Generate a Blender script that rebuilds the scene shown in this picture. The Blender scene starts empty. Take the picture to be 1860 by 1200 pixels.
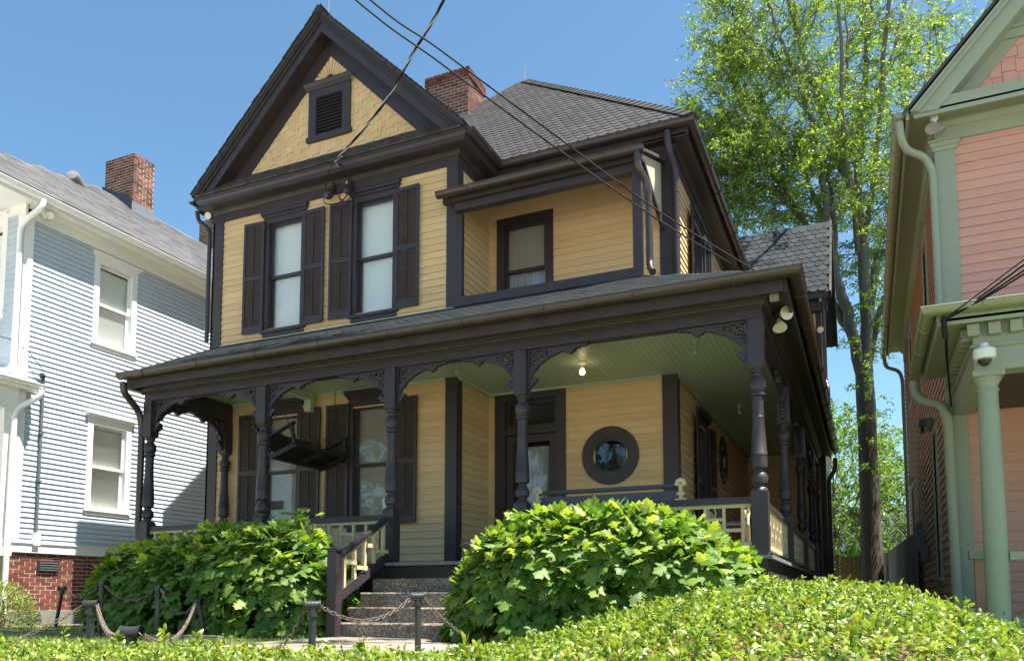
import bpy, math, random
from mathutils import Vector, Matrix, noise
random.seed(7)
R = random.uniform
PI = math.pi
rad = math.radians
sc = bpy.context.scene
C = sc.collection

# ------------------------------------------------------------------ camera, sky, sun, exposure
cam_d = bpy.data.cameras.new('camera'); cam = bpy.data.objects.new('camera', cam_d); C.objects.link(cam)
sc.camera = cam
cam.location = (0, 0, 0)                       # eye level is z = 0; the front walk lies 0.49 m lower
cam.rotation_euler = (rad(90 + 4.788), 0, rad(24.003))
cam_d.sensor_fit = 'HORIZONTAL'; cam_d.sensor_width = 36
cam_d.lens = 28.153; cam_d.shift_y = 0.1963; cam_d.shift_x = 0.001
cam_d.clip_start = 0.05; cam_d.clip_end = 2000

SUN = Vector((1.0, 0.03, 2.38)).normalized()     # towards the sun
el = math.asin(SUN.z); az = math.atan2(SUN.x, SUN.y)
world = bpy.data.worlds.new('World'); sc.world = world; world.use_nodes = True
nt = world.node_tree; nt.nodes.clear()
wo = nt.nodes.new('ShaderNodeOutputWorld'); bg = nt.nodes.new('ShaderNodeBackground')
sky = nt.nodes.new('ShaderNodeTexSky'); sky.sky_type = 'NISHITA'; sky.sun_disc = False
sky.sun_elevation = el; sky.sun_rotation = az
sky.air_density = 1.0; sky.dust_density = 0.6; sky.ozone_density = 1.6; sky.altitude = 250
bg.inputs['Strength'].default_value = 0.073
tint = nt.nodes.new('ShaderNodeMix'); tint.data_type = 'RGBA'; tint.blend_type = 'MULTIPLY'; tint.inputs[0].default_value = 1
tint.inputs[7].default_value = (.73, .92, .92, 1)
nt.links.new(sky.outputs[0], tint.inputs[6]); nt.links.new(tint.outputs[2], bg.inputs[0]); nt.links.new(bg.outputs[0], wo.inputs[0])
sd = bpy.data.lights.new('sun', 'SUN'); sd.energy = 4.6; sd.angle = rad(0.5); sd.color = (1.0, 0.95, 0.87)
so = bpy.data.objects.new('sun', sd); C.objects.link(so)
so.rotation_euler = SUN.to_track_quat('Z', 'Y').to_euler()
sc.view_settings.view_transform = 'Standard'; sc.view_settings.look = 'None'
sc.view_settings.exposure = 1.74; sc.view_settings.gamma = 1
sc.view_settings.use_curve_mapping = False

# ------------------------------------------------------------------ mesh helpers
class MB:
    def __init__(s): s.v = []; s.f = []
    def add(s, vs, fs):
        b = len(s.v); s.v += [tuple(p) for p in vs]; s.f += [tuple(b + i for i in f) for f in fs]; return s
    def box(s, x0, x1, y0, y1, z0, z1):
        return s.add([(x0,y0,z0),(x1,y0,z0),(x1,y1,z0),(x0,y1,z0),(x0,y0,z1),(x1,y0,z1),(x1,y1,z1),(x0,y1,z1)],
                     [(0,3,2,1),(4,5,6,7),(0,1,5,4),(1,2,6,5),(2,3,7,6),(3,0,4,7)])
    def bar(s, a, b, w, h, up=(0,0,1)):
        """box from a to b, w across, h along up"""
        a = Vector(a); b = Vector(b); d = (b - a).normalized(); up = Vector(up)
        sd = d.cross(up).normalized(); u = sd.cross(d).normalized()
        vs = []
        for p in (a, b):
            for i, j in ((-1,-1),(1,-1),(1,1),(-1,1)): vs.append(p + sd*(i*w/2) + u*(j*h/2))
        return s.add(vs, [(0,1,2,3),(7,6,5,4),(0,4,5,1),(1,5,6,2),(2,6,7,3),(3,7,4,0)])
    def prism(s, pts, o, ax, ay, an, t):
        """polygon pts (2-D in ax, ay about o) extruded by t along an"""
        o = Vector(o); ax = Vector(ax); ay = Vector(ay); an = Vector(an)
        n = len(pts); A = [o + ax*p[0] + ay*p[1] for p in pts]; B = [p + an*t for p in A]
        fs = [tuple(range(n))[::-1], tuple(range(n, 2*n))]
        for i in range(n): j = (i+1) % n; fs.append((i, j, n+j, n+i))
        return s.add(A + B, fs)
    def tube(s, pts, r, seg=8, cap=True, closed=False):
        pts = [Vector(p) for p in pts]; n = len(pts)
        rs = r if isinstance(r, (list, tuple)) else [r]*n
        up = Vector((0,0,1)); rings = []
        prev = None
        for i, p in enumerate(pts):
            if closed: d = pts[(i+1) % n] - pts[i-1]
            else: d = pts[min(i+1, n-1)] - pts[max(i-1, 0)]
            if d.length < 1e-9: d = Vector((0,0,1))
            d.normalize()
            if prev is None:
                a = d.cross(up)
                if a.length < .05: a = d.cross(Vector((1,0,0)))
                a.normalize()
            else:
                a = prev - d*prev.dot(d)
                if a.length < 1e-6: a = d.cross(up)
                a.normalize()
            prev = a; b = d.cross(a)
            rings.append([p + (a*math.cos(2*PI*k/seg) + b*math.sin(2*PI*k/seg))*rs[i] for k in range(seg)])
        vs = [q for ring in rings for q in ring]; fs = []
        m = n if closed else n-1
        for i in range(m):
            i2 = (i+1) % n
            for k in range(seg): k2 = (k+1) % seg; fs.append((i*seg+k, i*seg+k2, i2*seg+k2, i2*seg+k))
        if cap and not closed:
            fs.append(tuple(range(seg))[::-1]); fs.append(tuple((n-1)*seg+k for k in range(seg)))
        return s.add(vs, fs)
    def lathe(s, prof, c, seg=20, axis=(0,0,1)):
        """prof [(r, h)]"""
        c = Vector(c); ax = Vector(axis).normalized()
        a = ax.orthogonal().normalized(); b = ax.cross(a)
        vs = []
        for r, h in prof:
            for k in range(seg): vs.append(c + ax*h + (a*math.cos(2*PI*k/seg) + b*math.sin(2*PI*k/seg))*max(r, 1e-4))
        fs = []
        for i in range(len(prof)-1):
            for k in range(seg): k2 = (k+1) % seg; fs.append((i*seg+k, i*seg+k2, (i+1)*seg+k2, (i+1)*seg+k))
        fs.append(tuple(range(seg))[::-1]); fs.append(tuple((len(prof)-1)*seg+k for k in range(seg)))
        return s.add(vs, fs)
    def sweep(s, prof, path, nrm, closed=False):
        """profile [(out, up)] swept along 3-D path whose outward horizontal normals are nrm (per point)"""
        vs = []; n = len(prof)
        for p, q in zip(path, nrm):
            p = Vector(p); q = Vector(q)
            for o, u in prof: vs.append(p + q*o + Vector((0,0,u)))
        fs = []
        for i in range(len(path)-1):
            for k in range(n if closed else n-1):
                k2 = (k+1) % n; fs.append((i*n+k, i*n+k2, (i+1)*n+k2, (i+1)*n+k))
        if closed: fs.append(tuple(range(n))); fs.append(tuple((len(path)-1)*n+k for k in range(n))[::-1])
        return s.add(vs, fs)
    def mesh(s, name, mat=None, smooth=False):
        me = bpy.data.meshes.new(name); me.from_pydata(s.v, [], s.f)
        if mat: me.materials.append(mat)
        if smooth:
            me.polygons.foreach_set('use_smooth', [True]*len(me.polygons))
            try: me.set_sharp_from_angle(angle=rad(smooth if smooth is not True else 40))
            except Exception: pass
        me.update(); return me

def thing(name, label, cat, loc=(0,0,0), group=None, kind=None):
    o = bpy.data.objects.new(name, None); C.objects.link(o); o.location = loc; o.empty_display_size = .2
    o['label'] = label; o['category'] = cat
    if group: o['group'] = group
    if kind: o['kind'] = kind
    return o
def obj(name, mb, mat, parent=None, smooth=False, label=None, kind=None, matrix=None):
    me = mb if isinstance(mb, bpy.types.Mesh) else mb.mesh(name, mat, smooth)
    o = bpy.data.objects.new(name, me); C.objects.link(o)
    if parent is not None:
        o.parent = parent
        if parent.type == 'EMPTY' and parent.parent is None: o.matrix_parent_inverse = Matrix.Translation(-Vector(parent.location))
    if matrix is not None: o.matrix_basis = matrix
    if label: o['label'] = label
    if kind: o['kind'] = kind
    return o
def single(name, mb, mat, label, cat, group=None, smooth=False, kind=None):
    o = obj(name, mb, mat, None, smooth); o['label'] = label; o['category'] = cat
    if group: o['group'] = group
    if kind: o['kind'] = kind
    return o
def struct(name, mb, mat, label=None, smooth=False):
    o = obj(name, mb, mat, None, smooth); o['kind'] = 'structure'
    if label: o['label'] = label
    return o

# ------------------------------------------------------------------ materials
def new_mat(name):
    m = bpy.data.materials.new(name); m.use_nodes = True
    n = m.node_tree; return m, n, n.nodes['Principled BSDF']
def noise_node(n, scale, detail=3, rough=.55, stretch=None, coord='Object'):
    tc = n.nodes.new('ShaderNodeTexCoord'); nz = n.nodes.new('ShaderNodeTexNoise')
    nz.inputs['Scale'].default_value = scale; nz.inputs['Detail'].default_value = detail; nz.inputs['Roughness'].default_value = rough
    if stretch:
        mp = n.nodes.new('ShaderNodeMapping'); mp.inputs['Scale'].default_value = stretch
        n.links.new(tc.outputs[coord], mp.inputs[0]); n.links.new(mp.outputs[0], nz.inputs['Vector'])
    else: n.links.new(tc.outputs[coord], nz.inputs['Vector'])
    return nz
def ramp(n, src, stops):
    r = n.nodes.new('ShaderNodeValToRGB'); n.links.new(src, r.inputs[0])
    e = r.color_ramp.elements
    while len(e) < len(stops): e.new(.5)
    for i, (p, c) in enumerate(stops): e[i].position = p; e[i].color = (*c, 1)
    return r
def mul(c, k): return tuple(min(1, x*k) for x in c)
def paint(name, col, rough=.5, var=.12, scale=3, bump=.15, bscale=60, spec=.4, stretch=None, rnd=0, grime=0, dirt=(.2,.17,.13)):
    m, n, b = new_mat(name)
    nz = noise_node(n, scale, 5, .65, stretch)
    r = ramp(n, nz.outputs[0], [(.25, mul(col, 1-var)), (.5, col), (.78, mul(col, 1+var*.6))])
    out = r.outputs[0]
    if rnd:
        oi = n.nodes.new('ShaderNodeObjectInfo'); mr = n.nodes.new('ShaderNodeMapRange')
        mr.inputs[3].default_value = 1-rnd; mr.inputs[4].default_value = 1+rnd
        n.links.new(oi.outputs['Random'], mr.inputs[0])
        mx = n.nodes.new('ShaderNodeMix'); mx.data_type = 'RGBA'; mx.blend_type = 'MULTIPLY'; mx.inputs[0].default_value = 1
        n.links.new(out, mx.inputs[6]); n.links.new(mr.outputs[0], mx.inputs[7]); out = mx.outputs[2]
    if grime:
        g = noise_node(n, 1.3, 8, .75, (1, 1, .35)); gr = n.nodes.new('ShaderNodeMapRange')
        gr.inputs[1].default_value = .52; gr.inputs[2].default_value = .8; gr.inputs[3].default_value = 0; gr.inputs[4].default_value = grime
        n.links.new(g.outputs[0], gr.inputs[0])
        mx = n.nodes.new('ShaderNodeMix'); mx.data_type = 'RGBA'
        n.links.new(gr.outputs[0], mx.inputs[0]); n.links.new(out, mx.inputs[6]); mx.inputs[7].default_value = (*dirt, 1); out = mx.outputs[2]
    n.links.new(out, b.inputs['Base Color'])
    b.inputs['Roughness'].default_value = rough; b.inputs['Specular IOR Level'].default_value = spec
    nb = noise_node(n, bscale, 4, .6, stretch)
    bp = n.nodes.new('ShaderNodeBump'); bp.inputs['Strength'].default_value = bump; bp.inputs['Distance'].default_value = .01
    n.links.new(nb.outputs[0], bp.inputs['Height']); n.links.new(bp.outputs[0], b.inputs['Normal'])
    rr = n.nodes.new('ShaderNodeMapRange'); rr.inputs[3].default_value = max(0.05, rough-.1); rr.inputs[4].default_value = min(1, rough+.12)
    n.links.new(nz.outputs[0], rr.inputs[0]); n.links.new(rr.outputs[0], b.inputs['Roughness'])
    return m
def leafmat(name, stops, transl=.35, rough=.45, tcol=(1.2,1.25,.6)):
    m, n, b = new_mat(name)
    g = n.nodes.new('ShaderNodeNewGeometry'); oi = n.nodes.new('ShaderNodeObjectInfo')
    ad = n.nodes.new('ShaderNodeMath'); ad.operation = 'ADD'; fr = n.nodes.new('ShaderNodeMath'); fr.operation = 'FRACT'
    n.links.new(g.outputs['Random Per Island'], ad.inputs[0]); n.links.new(oi.outputs['Random'], ad.inputs[1]); n.links.new(ad.outputs[0], fr.inputs[0])
    r = ramp(n, fr.outputs[0], stops)
    n.links.new(r.outputs[0], b.inputs['Base Color']); b.inputs['Roughness'].default_value = rough
    b.inputs['Specular IOR Level'].default_value = .5
    tr = n.nodes.new('ShaderNodeBsdfTranslucent'); mx = n.nodes.new('ShaderNodeMix'); mx.data_type = 'RGBA'; mx.blend_type = 'MULTIPLY'; mx.inputs[0].default_value = 1
    n.links.new(r.outputs[0], mx.inputs[6]); mx.inputs[7].default_value = (*tcol, 1); mx.clamp_result = False
    n.links.new(mx.outputs[2], tr.inputs[0])
    ms = n.nodes.new('ShaderNodeMixShader'); ms.inputs[0].default_value = transl
    n.links.new(b.outputs[0], ms.inputs[1]); n.links.new(tr.outputs[0], ms.inputs[2])
    n.links.new(ms.outputs[0], n.nodes['Material Output'].inputs[0])
    return m

M = {}
M['yellow'] = paint('yellow_paint', (.66,.465,.245), .55, .08, 2.2, .16, 45, .3, (.4,.4,2.5), rnd=.07, grime=.22, dirt=(.40,.29,.17))
M['trim'] = paint('plum_brown_paint', (.043,.033,.037), .42, .25, 3, .18, 50, .45, grime=.25, dirt=(.07,.055,.045))
M['shut'] = paint('shutter_paint', (.092,.070,.060), .6, .25, 6, .15, 80, .3, grime=.3, dirt=(.1,.075,.055))
M['gutter'] = paint('brown_gutter', (.044,.030,.025), .30, .2, 4, .05, 30, .6, grime=.3, dirt=(.09,.07,.045))
M['fascia'] = paint('brown_fascia', (.038,.028,.025), .5, .35, 5, .2, 40, .4, grime=.5, dirt=(.10,.09,.045))
M['mint'] = paint('mint_ceiling', (.42,.50,.36), .45, .06, 2, .05, 40, .4)
M['cream'] = paint('cream_paint', (.62,.50,.29), .5, .1, 5, .1, 60, .4)
M['cream2'] = paint('primer_panel', (.50,.44,.32), .7, .2, 8, .3, 40, .2)
M['shingle'] = paint('dark_shingle', (.085,.083,.085), .9, .3, 30, .9, 350, .2, rnd=.28)
M['shingle_s'] = paint('dark_roof', (.075,.075,.078), .9, .35, 8, .9, 200, .2)
M['teal'] = paint('teal_shingle', (.065,.082,.085), .9, .3, 20, .9, 300, .2, rnd=.3)
M['woodsh'] = paint('weathered_shingle', (.075,.065,.063), .85, .45, 14, .6, 120, .2, rnd=.3)
M['bshingle'] = paint('grey_shingle', (.21,.21,.215), .9, .25, 10, .8, 250, .2)
M['flash'] = paint('flashing', (.03,.045,.055), .35, .2, 5, .05, 30, .5)
M['flash2'] = paint('grey_flashing', (.17,.18,.20), .4, .2, 5, .05, 30, .5)
M['mortar'] = paint('mortar', (.50,.45,.39), .95, .2, 12, .5, 120, .1)
def brickmat(name, stops):
    m, n, b = new_mat(name)
    oi = n.nodes.new('ShaderNodeObjectInfo'); g = n.nodes.new('ShaderNodeNewGeometry')
    ad = n.nodes.new('ShaderNodeMath'); ad.operation = 'ADD'; fr = n.nodes.new('ShaderNodeMath'); fr.operation = 'FRACT'
    n.links.new(oi.outputs['Random'], ad.inputs[0]); n.links.new(g.outputs['Random Per Island'], ad.inputs[1]); n.links.new(ad.outputs[0], fr.inputs[0])
    r = ramp(n, fr.outputs[0], stops); nz = noise_node(n, 35, 5, .7)
    r2 = ramp(n, nz.outputs[0], [(.3, (.7,.66,.64)), (.7, (1.0,1.0,1.0))])
    mx = n.nodes.new('ShaderNodeMix'); mx.data_type = 'RGBA'; mx.blend_type = 'MULTIPLY'; mx.inputs[0].default_value = 1
    n.links.new(r.outputs[0], mx.inputs[6]); n.links.new(r2.outputs[0], mx.inputs[7]); n.links.new(mx.outputs[2], b.inputs['Base Color'])
    b.inputs['Roughness'].default_value = .9; b.inputs['Specular IOR Level'].default_value = .2
    bp = n.nodes.new('ShaderNodeBump'); bp.inputs['Strength'].default_value = .5; bp.inputs['Distance'].default_value = .01
    n.links.new(nz.outputs[0], bp.inputs['Height']); n.links.new(bp.outputs[0], b.inputs['Normal'])
    return m
M['shingle'] = brickmat('dark_shingle', [(0,(.040,.039,.041)),(.5,(.052,.051,.054)),(1,(.066,.065,.068))])
M['teal'] = brickmat('teal_shingle', [(0,(.024,.030,.034)),(.5,(.033,.040,.044)),(1,(.046,.054,.058))])
M['bshingle'] = brickmat('grey_shingle', [(0,(.15,.15,.155)),(.5,(.20,.20,.205)),(1,(.26,.26,.265))])
M['brick'] = brickmat('chimney_brick', [(0,(.075,.045,.042)),(.25,(.15,.065,.048)),(.5,(.21,.085,.055)),(.75,(.28,.12,.08)),(1,(.10,.05,.042))])
M['brick2'] = brickmat('foundation_brick', [(0,(.12,.04,.03)),(.4,(.18,.056,.038)),(.8,(.25,.085,.055)),(1,(.10,.04,.033))])
M['blue'] = paint('blue_paint', (.45,.515,.575), .5, .06, 3, .12, 50, .35, (.4,.4,2), rnd=.04, grime=.12, dirt=(.32,.36,.4))
M['white'] = paint('white_paint', (.78,.77,.74), .45, .04, 4, .08, 50, .4, grime=.1, dirt=(.6,.57,.5))
M['pink'] = paint('salmon_paint', (.62,.335,.255), .55, .05, 3, .12, 50, .3, (.4,.4,2), rnd=.04)
M['pinkshade'] = paint('salmon_shaded', (.50,.28,.185), .55, .08, 3, .12, 50, .3, rnd=.05)  # browner copy of the salmon: the shaded side's tone put into the colour
M['green'] = paint('sage_paint', (.31,.345,.25), .45, .07, 3, .08, 50, .4, grime=.12, dirt=(.25,.27,.15))
M['greengut'] = paint('olive_gutter', (.26,.275,.16), .32, .1, 4, .04, 30, .5, grime=.3, dirt=(.2,.17,.09))
M['shade'] = paint('roller_shade', (.78,.80,.78), .8, .05, 3, .1, 80, .1)
M['shade2'] = paint('tan_shade', (.40,.36,.31), .8, .08, 3, .1, 80, .1)
M['dark'] = paint('unlit_interior', (.012,.011,.011), .6, .2, 3, .05, 30, .2)  # near-black colour standing in for the darkness of unlit interiors
M['blind'] = paint('white_blind', (.86,.86,.82), .6, .05, 3, .05, 40, .3)
M['lace'] = paint('lace_curtain', (.42,.44,.46), .8, .35, 40, .3, 120, .1, (6,6,.6))
M['iron'] = paint('black_iron', (.028,.027,.028), .38, .3, 14, .3, 70, .6, grime=.4, dirt=(.09,.07,.055))
M['rust'] = paint('rusty_chain', (.16,.11,.088), .5, .5, 40, .4, 150, .5)
M['swing'] = paint('black_swing_paint', (.022,.019,.018), .5, .3, 5, .15, 60, .4)
M['cable'] = paint('black_cable', (.02,.02,.021), .7, .2, 5, .1, 60, .15)
M['steel'] = paint('galvanised', (.36,.35,.33), .4, .2, 10, .1, 60, .5)
M['bench'] = paint('grey_bench_wood', (.075,.075,.085), .5, .2, 6, .2, 60, .4)
M['plank'] = paint('weathered_plank', (.23,.20,.17), .85, .25, 5, .5, 40, .2, (4,4,.5), rnd=.2)
M['plank2'] = paint('new_plank', (.26,.165,.09), .8, .25, 5, .5, 40, .2, (4,4,.5), rnd=.2)
M['bark'] = paint('bark', (.105,.083,.066), .95, .5, 9, 1.0, 22, .1, (3,3,.7))
M['barkp'] = paint('pale_bark', (.19,.175,.155), .9, .4, 5, .7, 30, .1, (2,2,1))
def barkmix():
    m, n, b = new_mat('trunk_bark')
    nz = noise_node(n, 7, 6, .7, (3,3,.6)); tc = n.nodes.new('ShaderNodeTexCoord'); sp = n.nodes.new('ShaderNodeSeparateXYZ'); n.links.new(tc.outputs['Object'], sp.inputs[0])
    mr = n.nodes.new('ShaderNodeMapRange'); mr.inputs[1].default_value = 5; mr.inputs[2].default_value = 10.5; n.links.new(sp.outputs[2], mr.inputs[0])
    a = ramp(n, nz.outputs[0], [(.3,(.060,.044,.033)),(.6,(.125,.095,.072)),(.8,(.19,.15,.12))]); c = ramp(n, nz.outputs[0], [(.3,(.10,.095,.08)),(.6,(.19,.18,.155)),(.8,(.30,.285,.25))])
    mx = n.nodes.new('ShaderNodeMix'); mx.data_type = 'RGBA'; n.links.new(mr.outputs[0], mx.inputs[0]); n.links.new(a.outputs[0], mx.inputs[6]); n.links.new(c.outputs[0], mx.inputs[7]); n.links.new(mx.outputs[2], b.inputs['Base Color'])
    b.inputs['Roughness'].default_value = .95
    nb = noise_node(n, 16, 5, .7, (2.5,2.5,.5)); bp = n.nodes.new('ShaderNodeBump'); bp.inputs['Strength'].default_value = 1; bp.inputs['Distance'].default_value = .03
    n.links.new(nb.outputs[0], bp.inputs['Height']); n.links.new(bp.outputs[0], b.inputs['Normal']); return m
M['barkmix'] = barkmix()
M['stem'] = paint('brown_stem', (.16,.09,.05), .8, .3, 8, .2, 60, .2)
M['camwhite'] = paint('camera_white', (.78,.78,.76), .3, .03, 3, .02, 30, .5)
M['lampglass'] = paint('lamp_glass', (.62,.60,.50), .25, .05, 3, .02, 30, .5)
M['porchfloor'] = paint('grey_porch_floor', (.19,.20,.20), .55, .2, 6, .15, 40, .4)
M['found'] = paint('foundation_concrete', (.2,.19,.17), .9, .25, 6, .5, 60, .2)
M['paper'] = paint('paper_notice', (.72,.74,.76), .7, .03, 3, .02, 40, .2)
M['emblem'] = paint('brown_emblem', (.16,.07,.03), .7, .1, 3, .02, 40, .2)
M['boxgrey'] = paint('grey_utility_box', (.11,.12,.13), .5, .15, 5, .05, 40, .4)
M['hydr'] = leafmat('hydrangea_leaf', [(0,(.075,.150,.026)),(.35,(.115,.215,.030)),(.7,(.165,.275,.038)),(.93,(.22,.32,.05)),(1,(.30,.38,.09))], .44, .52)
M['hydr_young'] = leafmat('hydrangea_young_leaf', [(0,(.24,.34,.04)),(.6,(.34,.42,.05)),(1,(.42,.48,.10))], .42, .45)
M['hedge'] = leafmat('hedge_leaf', [(0,(.07,.13,.025)),(.3,(.13,.215,.028)),(.65,(.225,.315,.034)),(.9,(.34,.40,.045)),(.975,(.38,.41,.09)),(1,(.28,.16,.07))], .40, .34)
M['treeleaf'] = leafmat('tree_leaf', [(0,(.075,.15,.025)),(.3,(.14,.24,.032)),(.65,(.25,.36,.04)),(1,(.38,.46,.065))], .5, .42)
M['treeleaf2'] = leafmat('back_tree_leaf', [(0,(.08,.15,.04)),(.5,(.16,.25,.055)),(1,(.27,.35,.09))], .5, .45)
M['oakleaf'] = leafmat('dark_tree_leaf', [(0,(.03,.06,.018)),(.6,(.05,.09,.025)),(1,(.08,.12,.03))], .25, .55)
M['grass'] = leafmat('grass_blade', [(0,(.11,.17,.035)),(.5,(.17,.24,.05)),(.9,(.25,.29,.08)),(1,(.33,.30,.13))], .3, .6)
M['bbush'] = leafmat('small_bush_leaf', [(0,(.10,.17,.03)),(.5,(.20,.28,.04)),(.85,(.30,.33,.06)),(1,(.32,.20,.08))], .3, .5)
def glassmat():
    m, n, b = new_mat('window_glass'); n.nodes.remove(b)
    gl = n.nodes.new('ShaderNodeBsdfGlossy'); gl.inputs['Roughness'].default_value = .015; gl.inputs[0].default_value = (.9,.93,.95,1)
    tr = n.nodes.new('ShaderNodeBsdfTransparent'); tr.inputs[0].default_value = (.9,.93,.92,1)
    lw = n.nodes.new('ShaderNodeLayerWeight'); lw.inputs[0].default_value = .5
    pw = n.nodes.new('ShaderNodeMath'); pw.operation = 'POWER'; pw.inputs[1].default_value = 4; n.links.new(lw.outputs['Facing'], pw.inputs[0])
    fz = n.nodes.new('ShaderNodeMapRange'); fz.inputs[3].default_value = .085; fz.inputs[4].default_value = 1; n.links.new(pw.outputs[0], fz.inputs[0])
    nz = noise_node(n, 2.2, 2, .4); bp = n.nodes.new('ShaderNodeBump'); bp.inputs['Strength'].default_value = .12; bp.inputs['Distance'].default_value = .02
    n.links.new(nz.outputs[0], bp.inputs['Height']); n.links.new(bp.outputs[0], gl.inputs['Normal'])
    mx = n.nodes.new('ShaderNodeMixShader'); n.links.new(fz.outputs[0], mx.inputs[0]); n.links.new(tr.outputs[0], mx.inputs[1]); n.links.new(gl.outputs[0], mx.inputs[2])
    n.links.new(mx.outputs[0], n.nodes['Material Output'].inputs[0]); return m
M['glass'] = glassmat()
def emis(name, col, st):
    m, n, b = new_mat(name); b.inputs['Base Color'].default_value = (*col, 1); b.inputs['Emission Color'].default_value = (*col, 1); b.inputs['Emission Strength'].default_value = st; return m
M['bulb'] = emis('lit_bulb', (1,.74,.40), 5)
def aggregate():
    m, n, b = new_mat('pebble_aggregate')
    tc = n.nodes.new('ShaderNodeTexCoord'); v = n.nodes.new('ShaderNodeTexVoronoi'); v.inputs['Scale'].default_value = 75; v.inputs['Randomness'].default_value = 1
    n.links.new(tc.outputs['Object'], v.inputs['Vector'])
    sp = n.nodes.new('ShaderNodeSeparateColor'); n.links.new(v.outputs['Color'], sp.inputs[0])
    r = ramp(n, sp.outputs[0], [(0,(.11,.085,.062)),(.4,(.24,.19,.14)),(.75,(.36,.30,.235)),(1,(.60,.55,.47))])
    nz = noise_node(n, 2.5, 5, .7); r2 = ramp(n, nz.outputs[0], [(.3,(.6,.56,.5)),(.65,(1,1,1))])
    mx = n.nodes.new('ShaderNodeMix'); mx.data_type = 'RGBA'; mx.blend_type = 'MULTIPLY'; mx.inputs[0].default_value = 1
    n.links.new(r.outputs[0], mx.inputs[6]); n.links.new(r2.outputs[0], mx.inputs[7]); n.links.new(mx.outputs[2], b.inputs['Base Color'])
    b.inputs['Roughness'].default_value = .75
    bp = n.nodes.new('ShaderNodeBump'); bp.inputs['Strength'].default_value = .9; bp.inputs['Distance'].default_value = .008; bp.invert = True
    n.links.new(v.outputs['Distance'], bp.inputs['Height']); n.links.new(bp.outputs[0], b.inputs['Normal'])
    return m
M['aggregate'] = aggregate()
M['walk'] = paint('walk_concrete', (.29,.24,.20), .9, .25, 3, .4, 60, .2, grime=.4, dirt=(.22,.18,.14))
M['sidewalk'] = paint('pale_concrete', (.50,.455,.385), .9, .12, 2, .3, 60, .2)
M['road'] = paint('worn_road', (.30,.275,.245), .9, .15, 1.5, .3, 60, .2)
def groundmat():
    m, n, b = new_mat('lawn_soil'); nz = noise_node(n, 1.2, 8, .7)
    r = ramp(n, nz.outputs[0], [(.3,(.10,.085,.05)),(.5,(.11,.14,.04)),(.75,(.15,.20,.05))])
    n.links.new(r.outputs[0], b.inputs['Base Color']); b.inputs['Roughness'].default_value = 1; return m
M['ground'] = groundmat()

G0 = -.49   # ground level
# ------------------------------------------------------------------ generic parts
def sub_iv(iv, cuts):
    out = [iv]
    for c0, c1 in cuts:
        nx = []
        for a, b in out:
            if c1 <= a or c0 >= b: nx.append((a, b)); continue
            if a < c0: nx.append((a, c0))
            if c1 < b: nx.append((c1, b))
        out = nx
    return out
def board_mb(axis, k, sgn, a0, a1, z0, z1, b=.024, t=.006):
    """one lapped board on the plane axis = k, facing sgn"""
    b += R(-.0015, .0015); z0 += R(-.0015, .0015)
    bot = k + sgn*b; top = k + sgn*t; bk = k - sgn*.012
    m = MB()
    if axis == 'Y': P = lambda a, o, z: (a, o, z)
    else: P = lambda a, o, z: (o, a, z)
    vs = [P(a0,bot,z0),P(a1,bot,z0),P(a1,bk,z0),P(a0,bk,z0),P(a0,top,z1),P(a1,top,z1),P(a1,bk,z1),P(a0,bk,z1)]
    return m.add(vs, [(0,3,2,1),(4,5,6,7),(0,1,5,4),(1,2,6,5),(2,3,7,6),(3,0,4,7)])
def siding(parent, axis, k, sgn, a0, a1, z0, z1, ex, mat, cuts=(), joined=None, name='clapboard', slope=None, butt=.026):
    """cuts: (a0, a1, z0, z1) holes; joined: z below which (or True) boards go to one stuff mesh; slope(z) -> (a0,a1)"""
    J = MB(); n = int(round((z1-z0)/ex)); ex = (z1-z0)/n
    for i in range(n):
        b0 = z0 + i*ex; b1 = b0 + ex; mid = (b0+b1)/2
        lo, hi = (a0, a1) if slope is None else slope(mid)
        cs = [(c[0], c[1]) for c in cuts if c[2] < mid < c[3]]
        for s0, s1 in sub_iv((lo, hi), cs):
            if s1 - s0 < .02: continue
            # butt joints in long boards
            L = [(s0, s1)]
            if s1 - s0 > 4.2 or (s1 - s0 > 2.2 and random.random() < .4):
                j = s0 + (s1-s0)*R(.3, .7); L = [(s0, j-.0015), (j+.0015, s1)]
            for q0, q1 in L:
                mb = board_mb(axis, k, sgn, q0, q1, b0, b1+.004, b=butt)
                if joined is True or (joined is not None and joined is not False and mid < joined): J.add(mb.v, mb.f)
                else: obj(name, mb, mat, parent)
    if J.v: obj('siding', J, mat, parent, kind='stuff')

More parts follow.
